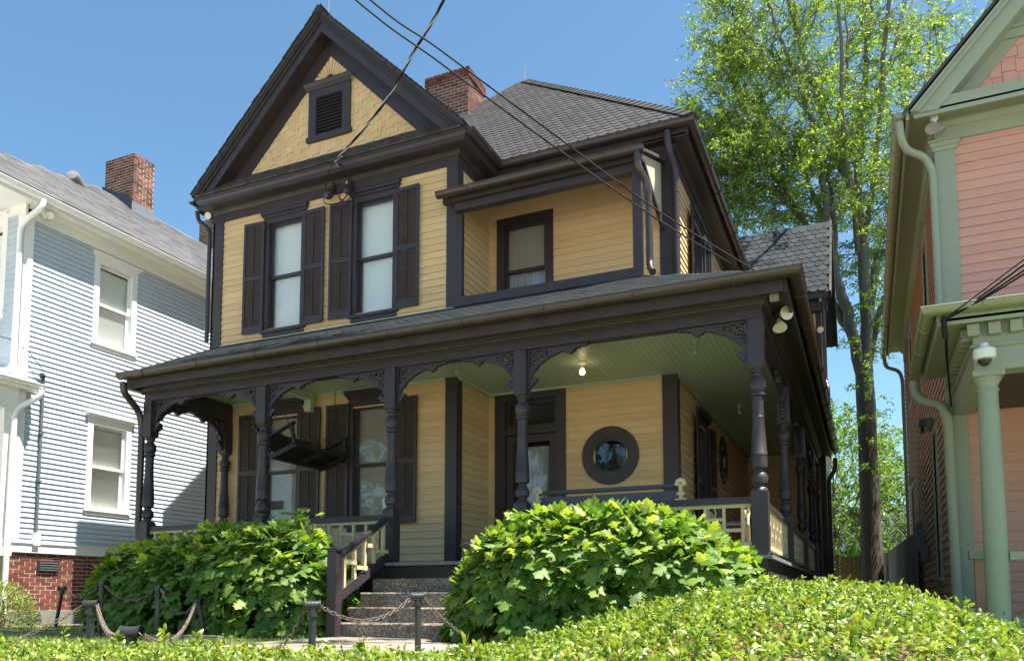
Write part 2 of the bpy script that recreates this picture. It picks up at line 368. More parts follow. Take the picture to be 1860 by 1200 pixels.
def hexsh(w, e, th=.016, hexed=True):
    L = e*1.7; t0 = th*1.9; t1 = th*.35
    if hexed: out = [(-w/2, e*.42), (-w*.27, 0), (w*.27, 0), (w/2, e*.42), (w/2, L), (-w/2, L)]
    else: out = [(-w/2, 0), (w/2, 0), (w/2, L), (-w/2, L)]
    n = len(out); zt = lambda y: t0 + (t1-t0)*y/L
    vs = [(x, y, -.004) for x, y in out] + [(x, y, zt(y)) for x, y in out]
    fs = [tuple(range(n, 2*n))] + [(i, (i+1) % n, n+(i+1) % n, n+i) for i in range(n)]
    return vs, fs
def in_poly(p, poly):
    x, y = p; c = False; n = len(poly)
    for i in range(n):
        x1, y1 = poly[i]; x2, y2 = poly[(i+1) % n]
        if (y1 > y) != (y2 > y) and x < (x2-x1)*(y-y1)/(y2-y1)+x1: c = not c
    return c
def shingle_field(parent, o, ax, up, poly, w, e, mat, ind, hexed=True, th=.016, order=None, name='shingle', jit=.004):
    """poly in plane coords (a along ax, s up the slope); first ind shingles (nearest) are objects"""
    o = Vector(o); ax = Vector(ax).normalized(); up = Vector(up).normalized(); nm = ax.cross(up).normalized()
    if nm.z < 0: nm = -nm
    rot = Matrix((ax, up, nm)).transposed().to_4x4()
    if rot.to_3x3().determinant() < 0:
        rot = Matrix((-ax, up, nm)).transposed().to_4x4()
    as_ = [p[0] for p in poly]; ss = [p[1] for p in poly]
    vs, fs = hexsh(w*.985, e, th, hexed)
    me = MB().add(vs, fs).mesh(name, mat)
    spots = []
    r = 0; s = min(ss)
    while s < max(ss):
        a = min(as_) + (w/2 if r % 2 else 0)
        while a < max(as_) + w:
            if in_poly((a, s + e*.6), poly): spots.append((a, s))
            a += w
        s += e; r += 1
    def dist(q): return (o + ax*q[0] + up*q[1]).length
    spots.sort(key=order or dist)
    J = MB()
    for i, (a, s) in enumerate(spots):
        mt = Matrix.Translation(o + ax*(a + R(-jit, jit)) + up*(s + R(-jit, jit)) + nm*.004) @ rot @ Matrix.Rotation(R(-.006, .006), 4, 'Z')
        if i < ind: obj(name, me, None, parent, matrix=mt)
        else: J.add([mt @ Vector(v) for v in vs], fs)
    if J.v: obj('shingle_field', J, mat, parent, kind='stuff')

def gutter_prof(r=.085):
    """half-round trough with lip; (out, up) with rim at up = 0 and back at out = 0"""
    p = [(0, .012), (0, 0)]
    for k in range(1, 10):
        t = PI + PI*k/9.; p.append((r + r*math.cos(t), r*1.05*math.sin(t)))
    p += [(2*r+.008, .004), (2*r+.004, .012), (2*r-.008, .006)]
    q = [(2*r-.012, -.002)]
    for k in range(8, 0, -1):
        t = PI + PI*k/9.; q.append((r + (r-.006)*math.cos(t), (r-.006)*1.05*math.sin(t)))
    q += [(.006, 0), (.006, .012)]
    return p + q
def gutter(parent, path, nrm, mat, r=.085, straps=.9, ends=True):
    m = MB(); m.sweep(gutter_prof(r), path, nrm, closed=True)
    if ends:
        for p, q in ((path[0], nrm[0]), (path[-1], nrm[-1])):
            pts = [(r + (r-.003)*math.cos(PI+PI*k/9.), (r-.003)*1.05*math.sin(PI+PI*k/9.)) for k in range(10)]
            m.add([Vector(p) + Vector(q)*a + Vector((0,0,b)) for a, b in pts], [tuple(range(10))])
    g = obj('gutter', m, mat, parent, smooth=50)
    for (p, q), (p2, q2) in zip(list(zip(path, nrm))[:-1], list(zip(path, nrm))[1:]):
        p = Vector(p); p2 = Vector(p2); L = (p2-p).length; n = max(1, int(L/straps)); d = (p2-p).normalized()
        hor = Vector((-d.y, d.x, 0)).normalized()
        if hor.dot(Vector(q)) < 0: hor = -hor
        for i in range(n):
            c = p + d*(L*(i+.5)/n)
            pts = [c + hor*(r + (r+.006)*math.cos(PI+PI*k/10.)) + Vector((0,0,(r+.006)*1.05*math.sin(PI+PI*k/10.))) for k in range(11)]
            obj('gutter_strap', MB().tube(pts, .008, 4), mat, g)
    return g
def downspout(parent, pts, r, mat, rib=True, name='downspout'):
    # smooth the polyline
    P = [Vector(p) for p in pts]; out = [P[0]]
    for i in range(1, len(P)-1):
        a, b, c = P[i-1], P[i], P[i+1]; k = min(.12, (a-b).length*.45, (c-b).length*.45)
        s = b + (a-b).normalized()*k; e = b + (c-b).normalized()*k
        for t in (0, .2, .4, .6, .8, 1): out.append((s*(1-t) + b*t)*(1-t) + (b*(1-t) + e*t)*t)
    out.append(P[-1])
    rs = [r*(1 + (.06 if (rib and i % 2) else 0)) if 0 < i < len(out)-1 else r for i in range(len(out))]
    m = MB().tube(out, rs, 12)
    o = obj(name, m, mat, parent, smooth=50)
    a, b = P[-2], P[-1]; L = (b-a).length
    if L > 1.2:
        for t in (.15, .5, .85):
            c = a + (b-a)*t; d = (b-a).normalized()*.012
            obj('collar', MB().tube([c-d, c+d], r*1.1, 12), mat, o)
    return o

# ------------------------------------------------------------------ windows
def P2(axis, k, sgn):
    """local (a, out, z) -> world on plane axis = k facing sgn"""
    if axis == 'Y': return lambda a, o, z: (a, k + sgn*o, z)
    return lambda a, o, z: (k + sgn*o, a, z)
def lbox(m, T, a0, a1, o0, o1, z0, z1):
    p = T(a0, o0, z0); q = T(a1, o1, z1)
    return m.box(min(p[0],q[0]), max(p[0],q[0]), min(p[1],q[1]), max(p[1],q[1]), min(p[2],q[2]), max(p[2],q[2]))
def window(parent, axis, k, sgn, c, z0, z1, hw, trim, cas=.11, crown=.1, sillo=.07, shade='shade', shade_b=None, blinds=None, rec=.11, sash=None, shutters=None, mid=None, label=None, headh=.0, lace=False):
    """sash opening c-hw..c+hw, z0..z1"""
    T = P2(axis, k, sgn); sash = sash or trim
    m = MB()
    lbox(m, T, c-hw-cas, c-hw, -rec, .032, z0, z1); lbox(m, T, c+hw, c+hw+cas, -rec, .032, z0, z1)
    lbox(m, T, c-hw-cas, c+hw+cas, -rec, .034, z1, z1+cas+headh)
    if crown:
        zt = z1+cas+headh
        lbox(m, T, c-hw-cas-.02, c+hw+cas+.02, 0, .06, zt, zt+crown*.4)
        lbox(m, T, c-hw-cas-.05, c+hw+cas+.05, 0, .10, zt+crown*.4, zt+crown*.8)
        lbox(m, T, c-hw-cas-.065, c+hw+cas+.065, 0, .115, zt+crown*.8, zt+crown)
    w = obj('window', m, trim, parent, label=label)
    m = MB(); lbox(m, T, c-hw-cas-.03, c+hw+cas+.03, -rec, sillo, z0-.055, z0)
    lbox(m, T, c-hw-cas+.01, c+hw+cas-.01, 0, .04, z0-.13, z0-.055)
    obj('sill', m, trim, w)
    zm = mid or (z0+z1)/2; fr = .05
    def sashf(a0, a1, b0, b1, o):
        m = MB(); lbox(m, T, a0, a0+fr, o-.035, o, b0, b1); lbox(m, T, a1-fr, a1, o-.035, o, b0, b1)
        lbox(m, T, a0+fr, a1-fr, o-.035, o-.001, b0, b0+fr); lbox(m, T, a0+fr, a1-fr, o-.035, o-.001, b1-fr, b1)
        obj('sash', m, sash, w)
        g = MB(); g.add([T(a0+fr, o-.018, b0+fr), T(a1-fr, o-.018, b0+fr), T(a1-fr, o-.018, b1-fr), T(a0+fr, o-.018, b1-fr)], [(0,1,2,3)])
        obj('pane', g, M['glass'], w)
    sashf(c-hw, c+hw, zm-.02, z1, -.045); sashf(c-hw, c+hw, z0, zm+.025, -.083 if rec > .1 else -.08)
    if blinds:
        n = int((z1-z0-.06)/blinds)
        J = MB()
        for i in range(n):
            z = z0+.03+i*blinds; v = [T(c-hw+.01, -.136, z), T(c+hw-.01, -.136, z), T(c+hw-.01, -.126, z+blinds*.86), T(c-hw+.01, -.126, z+blinds*.86)]
            J.add(v, [(0,1,2,3)])
        obj('blind', J, M['blind'], w, kind='stuff')
        m = MB(); lbox(m, T, c-hw-.02, c+hw+.02, -.30, -.28, z0-.02, z1+.02); obj('dark_panel', m, M['dark'], w)  # near-black panel behind the blinds stands in for the unlit room
    else:
        m = MB(); lbox(m, T, c-hw-.02, c+hw+.02, -.16, -.15, zm if lace else z0-.02, z1+.02); obj('roller_shade', m, M[shade], w)
        if lace:
            zz = []
            J = MB(); n = 60; vs = []
            for i in range(n+1):
                a = c-hw+(2*hw)*i/n; o = -.17+.012*math.sin(i*1.3)+.006*math.sin(i*2.9)
                vs += [T(a, o, z0), T(a, o, zm+.02)]
            J.add(vs, [(2*i, 2*i+2, 2*i+3, 2*i+1) for i in range(n)]); obj('curtain', J, M['lace'], w)
    if shutters:
        for s, (sw, so, ang) in zip((-1, 1), shutters):
            hinge = c + s*(hw+so); shutter(parent, T, hinge, s, sw, z0-.02, z1+.06, ang)
    return w
def shutter(parent, T0, hinge, s, sw, z0, z1, ang):
    """leaf lying back against the wall, from the hinge outwards"""
    ca, sa = math.cos(ang), math.sin(ang)
    def T(a, o, z): return T0(hinge + s*(a*ca - o*sa*0), .036 + o + a*sa, z)
    def bx(m, a0, a1, o0, o1, b0, b1):
        vs = [T(a0,o0,b0),T(a1,o0,b0),T(a1,o1,b0),T(a0,o1,b0),T(a0,o0,b1),T(a1,o0,b1),T(a1,o1,b1),T(a0,o1,b1)]
        return m.add(vs, [(0,3,2,1),(4,5,6,7),(0,1,5,4),(1,2,6,5),(2,3,7,6),(3,0,4,7)])
    m = MB(); st = .05; zm = z0 + (z1-z0)*.49
    bx(m, 0, st, 0, .035, z0, z1); bx(m, sw-st, sw, 0, .035, z0, z1)
    bx(m, st, sw-st, .001, .034, z0, z0+.12); bx(m, st, sw-st, .001, .034, z1-.07, z1); bx(m, st, sw-st, .001, .034, zm-.04, zm+.04)
    bx(m, st, sw-st, -.004, .002, z0+.12, z1-.07)
    sh = obj('shutter', m, M['trim'], parent)
    for b0, b1 in ((z0+.12, zm-.04), (zm+.04, z1-.07)):
        J = MB(); n = int((b1-b0)/.036)
        for i in range(n):
            z = b0 + (b1-b0)*(i+.1)/n; h = (b1-b0)/n
            J.add([T(st,.030,z), T(sw-st,.030,z), T(sw-st,.008,z+h*.95), T(st,.008,z+h*.95), T(st,.024,z-.004), T(sw-st,.024,z-.004), T(sw-st,.003,z+h*.9), T(st,.003,z+h*.9)],
                  [(0,1,2,3),(4,7,6,5),(0,4,5,1)])
        obj('louver_slats', J, M['shut'], sh, kind='stuff')
        m = MB(); bx(m, sw/2-.008, sw/2+.008, .030, .044, b0+.03, b1-.03); obj('tilt_rod', m, M['trim'], sh)
    for zz in (z0+.12, z1-.12):
        m = MB(); bx(m, -.02, .02, .02, .045, zz-.045, zz+.045); obj('hinge', m, M['iron'], sh)

exec_order = None
# ================================================================== GROUND
m = MB(); m.add([(-400,2.3,G0),(400,2.3,G0),(400,600,G0),(-400,600,G0),(-400,1.7,-1.52),(400,1.7,-1.52)], [(0,1,2,3),(4,5,1,0)])
struct('ground', m, M['ground'])
m = MB()
for i in range(-26, 27): m.box(i*1.5+.008, i*1.5+1.492, -1.3, 1.72, -1.6, -1.52)
struct('sidewalk', m, M['sidewalk'], 'pale concrete sidewalk below the front lawns')
m = MB(); m.box(-60,60,-1.52,-1.305,-1.8,-1.53); struct('kerb', m, M['sidewalk'])
m = MB(); m.add([(-400,-14,-1.66),(400,-14,-1.66),(400,-1.52,-1.66),(-400,-1.52,-1.66)], [(0,1,2,3)]); struct('road', m, M['road'])
m = MB(); m.box(-60,60,-16.2,-14,-1.8,-1.54); m.add([(-400,-120,-1.5),(400,-120,-1.5),(400,-16.2,-1.5),(-400,-16.2,-1.5)], [(0,1,2,3)]); struct('pavement', m, M['sidewalk'])
# flagstone walk in front of the steps, laid as individual slabs
slabs = [(-6.0,-5.2),(-5.18,-4.4),(-4.38,-3.55)]
wk = MB().box(-6.05,-3.5,5.6,8.3,G0-.1,G0+.004)
walk = struct('walk', wk, M['found'], 'concrete walk before the porch steps')
for i in range(3):
    for (x0, x1) in slabs:
        s = R(-.05,.05)
        obj('paving_slab', MB().box(x0+s, x1+s-.02, 5.65+i*.88, 6.5+i*.88, G0-.02, G0+.02+R(0,.006)), M['walk'], walk)

# ================================================================== YELLOW HOUSE
H = thing('yellow_house', 'two-storey yellow clapboard house with dark brown trim, front gable and deep wraparound porch', 'house', (-6, 11.4, G0))
W, B, SX, BX = 11.42, 12.70, -2.75, -6.08       # bay wall, rear front wall, right side wall, bay side wall
EX = .121
uw = [-9.66, -7.69]
cutw = [(c-.41, c+.41, 4.93, 7.02) for c in uw] + [(c-.41, c+.41, 1.25, 3.35) for c in uw]
siding(H, 'Y', W, -1, -11.16, -6.24, .50, 3.66, EX, M['yellow'], cutw)
siding(H, 'Y', W, -1, -11.16, -6.24, 4.62, 7.28, EX, M['yellow'], cutw)
siding(H, 'X', BX, 1, W+.05, B, .50, 3.66, EX, M['yellow'])
siding(H, 'X', BX, 1, W+.05, B, 4.74, 7.30, EX, M['yellow'])
RC, RZ, RR = -3.84, 2.37, .49
siding(H, 'Y', B, -1, BX, -2.93, .50, 3.66, EX, M['yellow'], [(-5.84,-4.72,.4,3.6), (RC-.27, RC+.27, RZ-.27, RZ+.27)])
siding(H, 'Y', B, -1, BX, -2.93, 4.74, 7.30, EX, M['yellow'], [(-5.81,-4.95,4.98,6.70)])
siding(H, 'X', SX, 1, B+.17, 21.2, .50, 3.66, EX, M['yellow'], [(14.45,15.35,1.0,3.2), (16.93,17.47,2.65,3.2)], joined=2.0)
siding(H, 'X', SX, 1, B+.17, 21.2, 4.62, 7.30, EX, M['yellow'], [(14.3,15.2,5.2,6.9)], joined=True)
siding(H, 'X', -11.36, -1, W+.1, 22, .2, 7.40, EX, M['yellow'], joined=True)
m = MB(); m.box(-11.34,BX-.02,W+.02,W+.06,3.60,4.66); m.box(BX-.06,BX-.02,W+.06,B,3.60,4.76); m.box(-11.30,SX-.02,21.9,22,.2,7.6)
m.box(-11.3,SX-.05,W+.2,21.9,3.9,4.0); m.box(-11.3,SX-.05,W+.2,21.9,.2,.3); m.box(BX-.02,SX-.02,B+.02,B+.06,3.60,4.76); m.box(SX-.06,SX-.02,B,21.9,3.6,4.66)
m.box(-11.3,BX-.05,W+.2,21.9,7.42,7.46); m.box(BX-.05,SX-.05,B+.1,21.9,7.42,7.46)
obj('wall_frame', m, M['dark'], H)
# corner boards
for (x0,x1,y0,y1,z0,z1) in [(-11.40,-11.15,W-.04,W+.02,.44,7.27),(-11.40,-11.36,W-.04,W+.12,.44,7.27),(-6.25,BX+.04,W-.04,W+.02,.44,3.62),(BX,BX+.042,W+.02,W+.16,.44,3.62),
        (-6.25,BX+.04,W-.04,W+.02,4.66,7.27),(BX,BX+.042,W+.02,W+.16,4.66,7.27),
        (-2.95,SX+.04,B-.04,B+.02,.44,3.62),(SX,SX+.042,B+.02,B+.18,.44,3.62),(-2.95,SX+.04,B-.04,B+.02,4.66,7.27),(SX,SX+.042,B+.02,B+.18,4.66,7.27)]:
    obj('corner_board', MB().box(x0,x1,y0,y1,z0,z1), M['trim'], H)
# small quarter strips at inside corner
obj('corner_strip', MB().box(BX+.002,BX+.035,B-.035,B-.002,.5,3.6).box(BX+.002,BX+.035,B-.035,B-.002,4.7,7.2), M['yellow'], H)
# foundation
obj('foundation', MB().box(-11.3,SX-.05,W+.05,21.9,G0-.1,.2).box(-10.9,-1.15,9.75,W+.05,G0-.1,.12).box(SX-.1,-1.15,W,21.2,G0-.1,.12), M['found'], H)
bk = MB()
fb = obj('brick_pier', MB().box(-1.14,-1.08,9.62,21.2,G0-.1,.115), M['mortar'], H)
for r in range(8):
    y = 9.62 + (.11 if r % 2 else 0)
    while y < 15.5:
        z = .04 - r*.075
        obj('brick', MB().box(-1.09,-1.068+R(0,.004),y,y+.205,z,z+.065), M['brick2'], fb); y += .215

# windows
for c in uw:
    window(H, 'Y', W, -1, c, 4.95, 7.0, .38, M['trim'], cas=.10, crown=.13, shutters=[(.465,.075,.05),(.465,.075,.03)], rec=.12)
for c in uw:
    window(H, 'Y', W, -1, c, 1.27, 3.32, .38, M['trim'], cas=.10, crown=.13, headh=.04, shutters=[(.465,.075,.04),(.465,.075,.04)], rec=.12, shade='shade2')
window(H, 'Y', B, -1, -5.38, 5.0, 6.68, .40, M['trim'], cas=.145, crown=0, mid=5.84, rec=.08, shade='shade2', lace=True, label='balcony window with a tan shade above and lace curtains below')
window(H, 'X', SX, 1, 14.9, 1.0, 3.2, .42, M['trim'], cas=.12, crown=.12, shutters=[(.42,.1,.12),(.42,.1,.12)])
window(H, 'X', SX, 1, 14.75, 5.2, 6.92, .42, M['trim'], cas=.12, crown=.12, shutters=[(.42,.1,.15),(.42,.1,.15)])
def round_window(axis, k, sgn, c, z, R0, R1, label=None):
    T = P2(axis, k, sgn); n = 44; m = MB()
    def ring(r0, o0, r1, o1):
        vs = []
        for i in range(n):
            a = 2*PI*i/n; vs.append(T(c+r0*math.cos(a), o0, z+r0*math.sin(a))); vs.append(T(c+r1*math.cos(a), o1, z+r1*math.sin(a)))
        m.add(vs, [(2*i, 2*((i+1)%n), 2*((i+1)%n)+1, 2*i+1) for i in range(n)])
    ring(R0, 0, R0, .045); ring(R0, .045, R0-.14, .045); ring(R0-.14, .045, R0-.14, .03); ring(R0-.14,.03,R1+.03,.03); ring(R1+.03,.03,R1+.03,-.02); ring(R1+.03,-.02,R1,-.02); ring(R1,-.02,R1,-.09)
    w = obj('round_window', m, M['trim'], H, smooth=30, label=label)
    g = MB(); g.add([T(c+R1*math.cos(2*PI*i/n), -.05, z+R1*math.sin(2*PI*i/n)) for i in range(n)], [tuple(range(n))]); obj('pane', g, M['glass'], w)
    g = MB(); lbox(g, T, c-R1-.01, c+R1+.01, -.3, -.29, z-R1-.01, z+R1+.01); obj('dark_panel', g, M['dark'], w)  # black backing gives the pane the darkness of an unlit room
    return w
round_window('Y', B, -1, RC, RZ, RR, .265, 'large round window with a broad dark frame beside the front door')
round_window('X', SX, 1, 17.2, 2.93, .5, .265)
# front door
T = P2('Y', B, -1); m = MB()
lbox(m,T,-5.95,-5.76,-.1,.04,.5,3.47); lbox(m,T,-4.80,-4.62,-.1,.04,.5,3.47); lbox(m,T,-5.95,-4.62,-.1,.042,3.47,3.62)
lbox(m,T,-5.76,-4.80,-.1,.03,2.86,2.97); lbox(m,T,-5.76,-4.80,-.1,.01,.46,.53)
dr = obj('door_frame', m, M['trim'], H)
m = MB(); lbox(m,T,-5.76,-5.70,-.1,-.05,2.97,3.47); lbox(m,T,-4.86,-4.80,-.1,-.05,2.97,3.47); lbox(m,T,-5.70,-4.86,-.1,-.05,2.97,3.03); lbox(m,T,-5.70,-4.86,-.1,-.05,3.41,3.47); obj('transom_sash', m, M['trim'], dr)
g = MB(); g.add([T(-5.7,-.07,3.03),T(-4.86,-.07,3.03),T(-4.86,-.07,3.41),T(-5.7,-.07,3.41)],[(0,1,2,3)]); obj('pane', g, M['glass'], dr)
g = MB(); lbox(g,T,-5.76,-4.8,-.3,-.28,.5,3.5); obj('dark_panel', g, M['dark'], dr)  # black sheet in place of the unlit hall behind the door
m = MB(); lbox(m,T,-5.75,-5.63,-.06,-.02,.53,2.85); lbox(m,T,-4.93,-4.81,-.06,-.02,.53,2.85); lbox(m,T,-5.63,-4.93,-.06,-.02,2.72,2.85); lbox(m,T,-5.63,-4.93,-.06,-.02,.53,1.1)
door = obj('screen_door', m, M['trim'], H)
g = MB(); g.add([T(-5.63,-.04,1.1),T(-4.93,-.04,1.1),T(-4.93,-.04,2.72),T(-5.63,-.04,2.72)],[(0,1,2,3)]); obj('pane', g, M['glass'], door)
g = MB(); vs = []
for i in range(41): vs += [T(-5.5+.5*i/40, -.16+.01*math.sin(i*1.7), .7), T(-5.5+.5*i/40, -.16+.01*math.sin(i*1.7), 2.66)]
g.add(vs, [(2*i,2*i+2,2*i+3,2*i+1) for i in range(40)]); obj('curtain', g, M['lace'], door)
obj('handle', MB().tube([T(-5.69,-.01,1.5),T(-5.69,.05,1.5)], .022, 8).tube([T(-5.69,-.01,1.42),T(-5.69,.03,1.42)], .012, 8), M['steel'], door)
obj('hinge', MB().box(-4.90,-4.86,B-.0,B+.03,2.35,2.5), M['iron'], door)

# ---------------- main cornice, gable
m = MB(); m.box(-11.44,BX+.05,W-.045,W+.02,7.26,7.475); m.box(BX,BX+.05,W+.02,B-.045,7.26,7.475)
m.box(BX+.05,SX+.05,B-.045,B+.02,7.22,7.46); m.box(SX,SX+.05,B+.02,20.8,7.22,7.46)
obj('frieze_board', m, M['trim'], H)
cm = [(0,-.07),(.015,-.07),(.03,-.05),(.05,-.03),(.055,-.01),(.075,0)]
m = MB(); m.sweep(cm, [(-11.45,W-.045,7.475),(BX+.05,W-.045,7.475),(BX+.05,B-.045,7.475),(SX+.05,B-.045,7.46),(SX+.05,20.8,7.46)], [(0,-1,0),(1,-1,0),(1,-1,0),(1,-1,0),(1,0,0)])
obj('bed_moulding', m, M['fascia'], H)
m = MB(); m.box(-11.58,-5.80,11.10,W,7.475,7.50); m.box(BX,-5.80,W,12.42,7.476,7.50); m.box(BX,-2.44,12.40,B,7.462,7.49); m.box(SX,-2.44,B,20.8,7.463,7.49); m.box(-11.58,-11.40,W,22,7.476,7.50)
obj('soffit', m, M['fascia'], H)
pf = [(0,0),(.012,0),(.012,.07),(.03,.085),(.03,.10),(.055,.135),(.06,.16),(.085,.175),(.085,.19),(0,.19)]
m = MB(); m.sweep(pf, [(-11.53,11.14,7.47),(-5.80,11.14,7.47),(-5.80,12.40,7.47)], [(-1,-1,0),(1,-1,0),(1,-1,0)], closed=True)
obj('cornice', m, M['trim'], H)
m = MB(); m.box(-5.80,-2.40,12.40,12.43,7.44,7.62); m.box(-2.47,-2.44,12.43,20.9,7.44,7.62)
obj('fascia', m, M['fascia'], H); obj('fascia', MB().box(-11.62,-11.58,11.2,22,7.44,7.64), M['fascia'], H)
gutter(H, [(-5.78,11.10,7.645),(-5.78,12.40,7.645),(-2.44,12.40,7.645),(-2.44,20.9,7.645)], [(1,0,0),(1,-1,0),(1,-1,0),(1,0,0)], M['gutter'])
# gutter stub and pipe on the left of the gable
g = gutter(H, [(-11.60,11.05,7.62),(-11.60,12.5,7.62)], [(-1,0,0),(-1,0,0)], M['gutter'], r=.06)
downspout(H, [(-11.68,11.22,7.5),(-11.66,11.25,7.3),(-11.47,11.36,7.15),(-11.47,11.36,4.9)], .04, M['gutter'])
# pent roof below the gable
pr = obj('pent_roof', MB().add([(-11.60,11.06,7.655),(-5.76,11.06,7.655),(-6.25,W-.005,8.04),(-11.15,W-.005,8.04),(-11.60,11.06,7.63),(-5.76,11.06,7.63)], [(0,1,2,3),(4,5,1,0)]), M['shingle_s'], H)
shingle_field(pr, (0,11.035,7.655), (1,0,0), (0,.36,.385), [(-11.62,0),(-5.74,0),(-6.22,.50),(-11.2,.50)], .125, .13, M['woodsh'], 200, hexed=False, th=.016)
# gable wall with cut shingles
AX = -8.70
gw = obj('gable_wall', MB().add([(-11.2,W,7.9),(-6.2,W,7.9),(AX,W,10.45)], [(0,1,2)]).box(-11.2,-6.2,W,W+.05,7.4,7.95), M['yellow'], H)
vx0, vx1, vz0, vz1 = -9.16, -8.24, 8.36, 9.33
def gx(z): return (9.93-z)*1.005          # half width of the yellow field at height z
w_, e_ = .083, .155
r = 0; z = 7.98
while z < 9.6:
    x = -10.9 + (w_ if r % 2 else 0); k = 0
    while x < -6.4:
        cx = x + w_/2
        drop = [0, -.052, -.052, 0][(k + r*2) % 4] if True else 0
        zb = z + drop; zt = min(z + e_ + .03, 9.93 - abs(cx-AX))
        inside = abs(cx-AX) < gx(z+.05) + .07 and not (vx0-.02 < cx < vx1+.02 and vz0-.1 < z+.08 < 9.52) and z < 9.44
        if inside and not (z + e_*.5 > 9.40):
            t = .018 + R(0,.003)
            vs = [(x+.001,W-t,zb),(x+w_-.002,W-t,zb),(x+w_-.002,W-.003,z+e_+.03),(x+.001,W-.003,z+e_+.03),(x+.001,W,zb),(x+w_-.002,W,zb),(x+w_-.002,W,z+e_+.03),(x+.001,W,z+e_+.03)]
            obj('shingle', MB().add(vs, [(0,1,2,3),(0,4,5,1),(1,5,6,2),(3,7,4,0)]), M['yellow'], gw)
        x += w_; k += 1
    z += e_; r += 1
# sunburst rays above the vent
cx, cz = AX, 9.47
def tri_hit(a):
    dx, dz = math.cos(a), math.sin(a)
    # |x-AX| = 9.95 - z on the rake lines
    s = (9.95-cz)/(abs(dx)+dz); return (cx+dx*s, cz+dz*s)
nr = 13
for i in range(nr):
    a0 = PI*i/nr+.022; a1 = PI*(i+1)/nr-.022
    p0, p1 = tri_hit(a0), tri_hit(a1); pts = [(cx+.05*math.cos((a0+a1)/2), cz+.05*math.sin((a0+a1)/2)), p0]
    if a0 < PI/2 < a1: pts.append((AX, 9.95))
    pts.append(p1)
    vs = [(p[0], W-.024, p[1]) for p in pts] + [(p[0], W, p[1]) for p in pts]; n = len(pts)
    obj('sunburst_ray', MB().add(vs, [tuple(range(n))] + [(j,(j+1)%n,n+(j+1)%n,n+j) for j in range(n)]), M['yellow'], gw)
obj('sunburst_boss', MB().lathe([(.10,0),(.10,.03),(.06,.045),(0.01,.05)], (cx, W-.02, cz), 20, (0,-1,0)), M['trim'], gw)
# gable vent
m = MB(); y0, y1 = W-.055, W
m.box(vx0,vx0+.17,y0,y1,vz0+.09,vz1-.14); m.box(vx1-.17,vx1,y0,y1,vz0+.09,vz1-.14); m.box(vx0,vx1,y0-.001,y1,vz1-.14,vz1); m.box(vx0-.03,vx1+.03,y0-.02,y1,vz0,vz0+.09)
m.sweep([(0,0),(.02,0),(.03,.04),(.06,.06),(.09,.09),(.09,.115),(0,.115)], [(vx0-.02,y0,vz1),(vx1+.02,y0,vz1)], [(-.6,-1,0),(.6,-1,0)], closed=True)
v = obj('gable_vent', m, M['trim'], H)
for i in range(12):
    z = vz0+.12+i*.063
    o_ = MB().add([(vx0+.17,W-.045,z),(vx1-.17,W-.045,z),(vx1-.17,W-.005,z+.05),(vx0+.17,W-.005,z+.05),(vx0+.17,W-.045,z-.01),(vx1-.17,W-.045,z-.01)], [(0,1,2,3),(4,5,1,0)])
    obj('vent_slat', o_, M['fascia'], v)
obj('vent_back', MB().box(vx0+.16,vx1-.16,W-.012,W-.008,vz0+.08,vz1-.13), M['dark'], v)
# rake boards on the wall and flying rake
def rake(poly_l, y0, y1, mat, name):
    n = len(poly_l); m = MB(); m.prism(poly_l, (0,y0,0), (1,0,0), (0,0,1), (0,1,0), y1-y0); obj(name, m, mat, H)
    pr_ = [(2*AX-x, z) for x, z in poly_l]
    m = MB(); m.prism(pr_, (0,y0,0), (1,0,0), (0,0,1), (0,1,0), y1-y0); obj(name, m, mat, H)
rake([(AX,9.93),(AX,10.36),(-11.2,7.95),(-10.65,7.95)], W-.035, W, M['trim'], 'rake_frieze')
rake([(AX,10.25),(AX,10.36),(-11.2,7.95),(-11.08,7.95)], W-.075, W-.036, M['fascia'], 'rake_moulding')
rake([(AX,10.22),(AX,10.54),(-11.58,7.72),(-11.22,7.72)], 11.10, 11.14, M['trim'], 'rake_board')
rake([(AX,10.39),(AX,10.55),(-11.60,7.71),(-11.43,7.71)], 11.07, 11.099, M['fascia'], 'rake_crown')
rake([(AX,10.47),(AX,10.56),(-11.62,7.70),(-11.53,7.70)], 11.04, 11.069, M['fascia'], 'rake_crown')
rake([(AX,10.25),(AX,10.29),(-11.25,7.78),(-11.21,7.78)], 11.14, W-.036, M['fascia'], 'rake_soffit')
# gable roof
def zg(x): return 10.61 - abs(x-AX)*.98
m = MB()
for s in (-1, 1):
    xe = AX + s*2.93
    m.add([(AX,11.02,10.61),(xe,11.02,zg(xe)),(xe,16.5,zg(xe)),(AX,16.5,10.61),(AX,11.02,10.55),(xe,11.02,zg(xe)-.06),(xe,16.5,zg(xe)-.06),(AX,16.5,10.55)],
          [(0,1,2,3),(7,6,5,4),(0,4,5,1),(1,5,6,2)])
gr = obj('gable_roof', m, M['shingle_s'], H)
for s in (-1, 1):
    J = MB(); L = 4.13; n = 30
    for i in range(n):
        for j in range(5):
            t = i/n; a = Vector((AX + s*2.95*(1-t), 10.995 + j*.2 + R(-.008,.008), 10.625 - 2.89*(1-t)))
            u = Vector((-s*.71, 0, .71)); q = Vector((s*.71,0,.71))
            c = [a - q*.02, a + Vector((0,.195,0)) - q*.02, a + Vector((0,.195,0)) + u*.2, a + u*.2]
            up = [a + q*.016, a + Vector((0,.195,0)) + q*.016, a + Vector((0,.195,0)) + u*.2 - q*.004, a + u*.2 - q*.004]
            J.add(c+up, [(4,5,6,7),(0,1,5,4),(1,2,6,5),(3,0,4,7),(3,2,1,0)])
    obj('shingle_edge', J, M['shingle'], gr, kind='stuff')
J = MB()
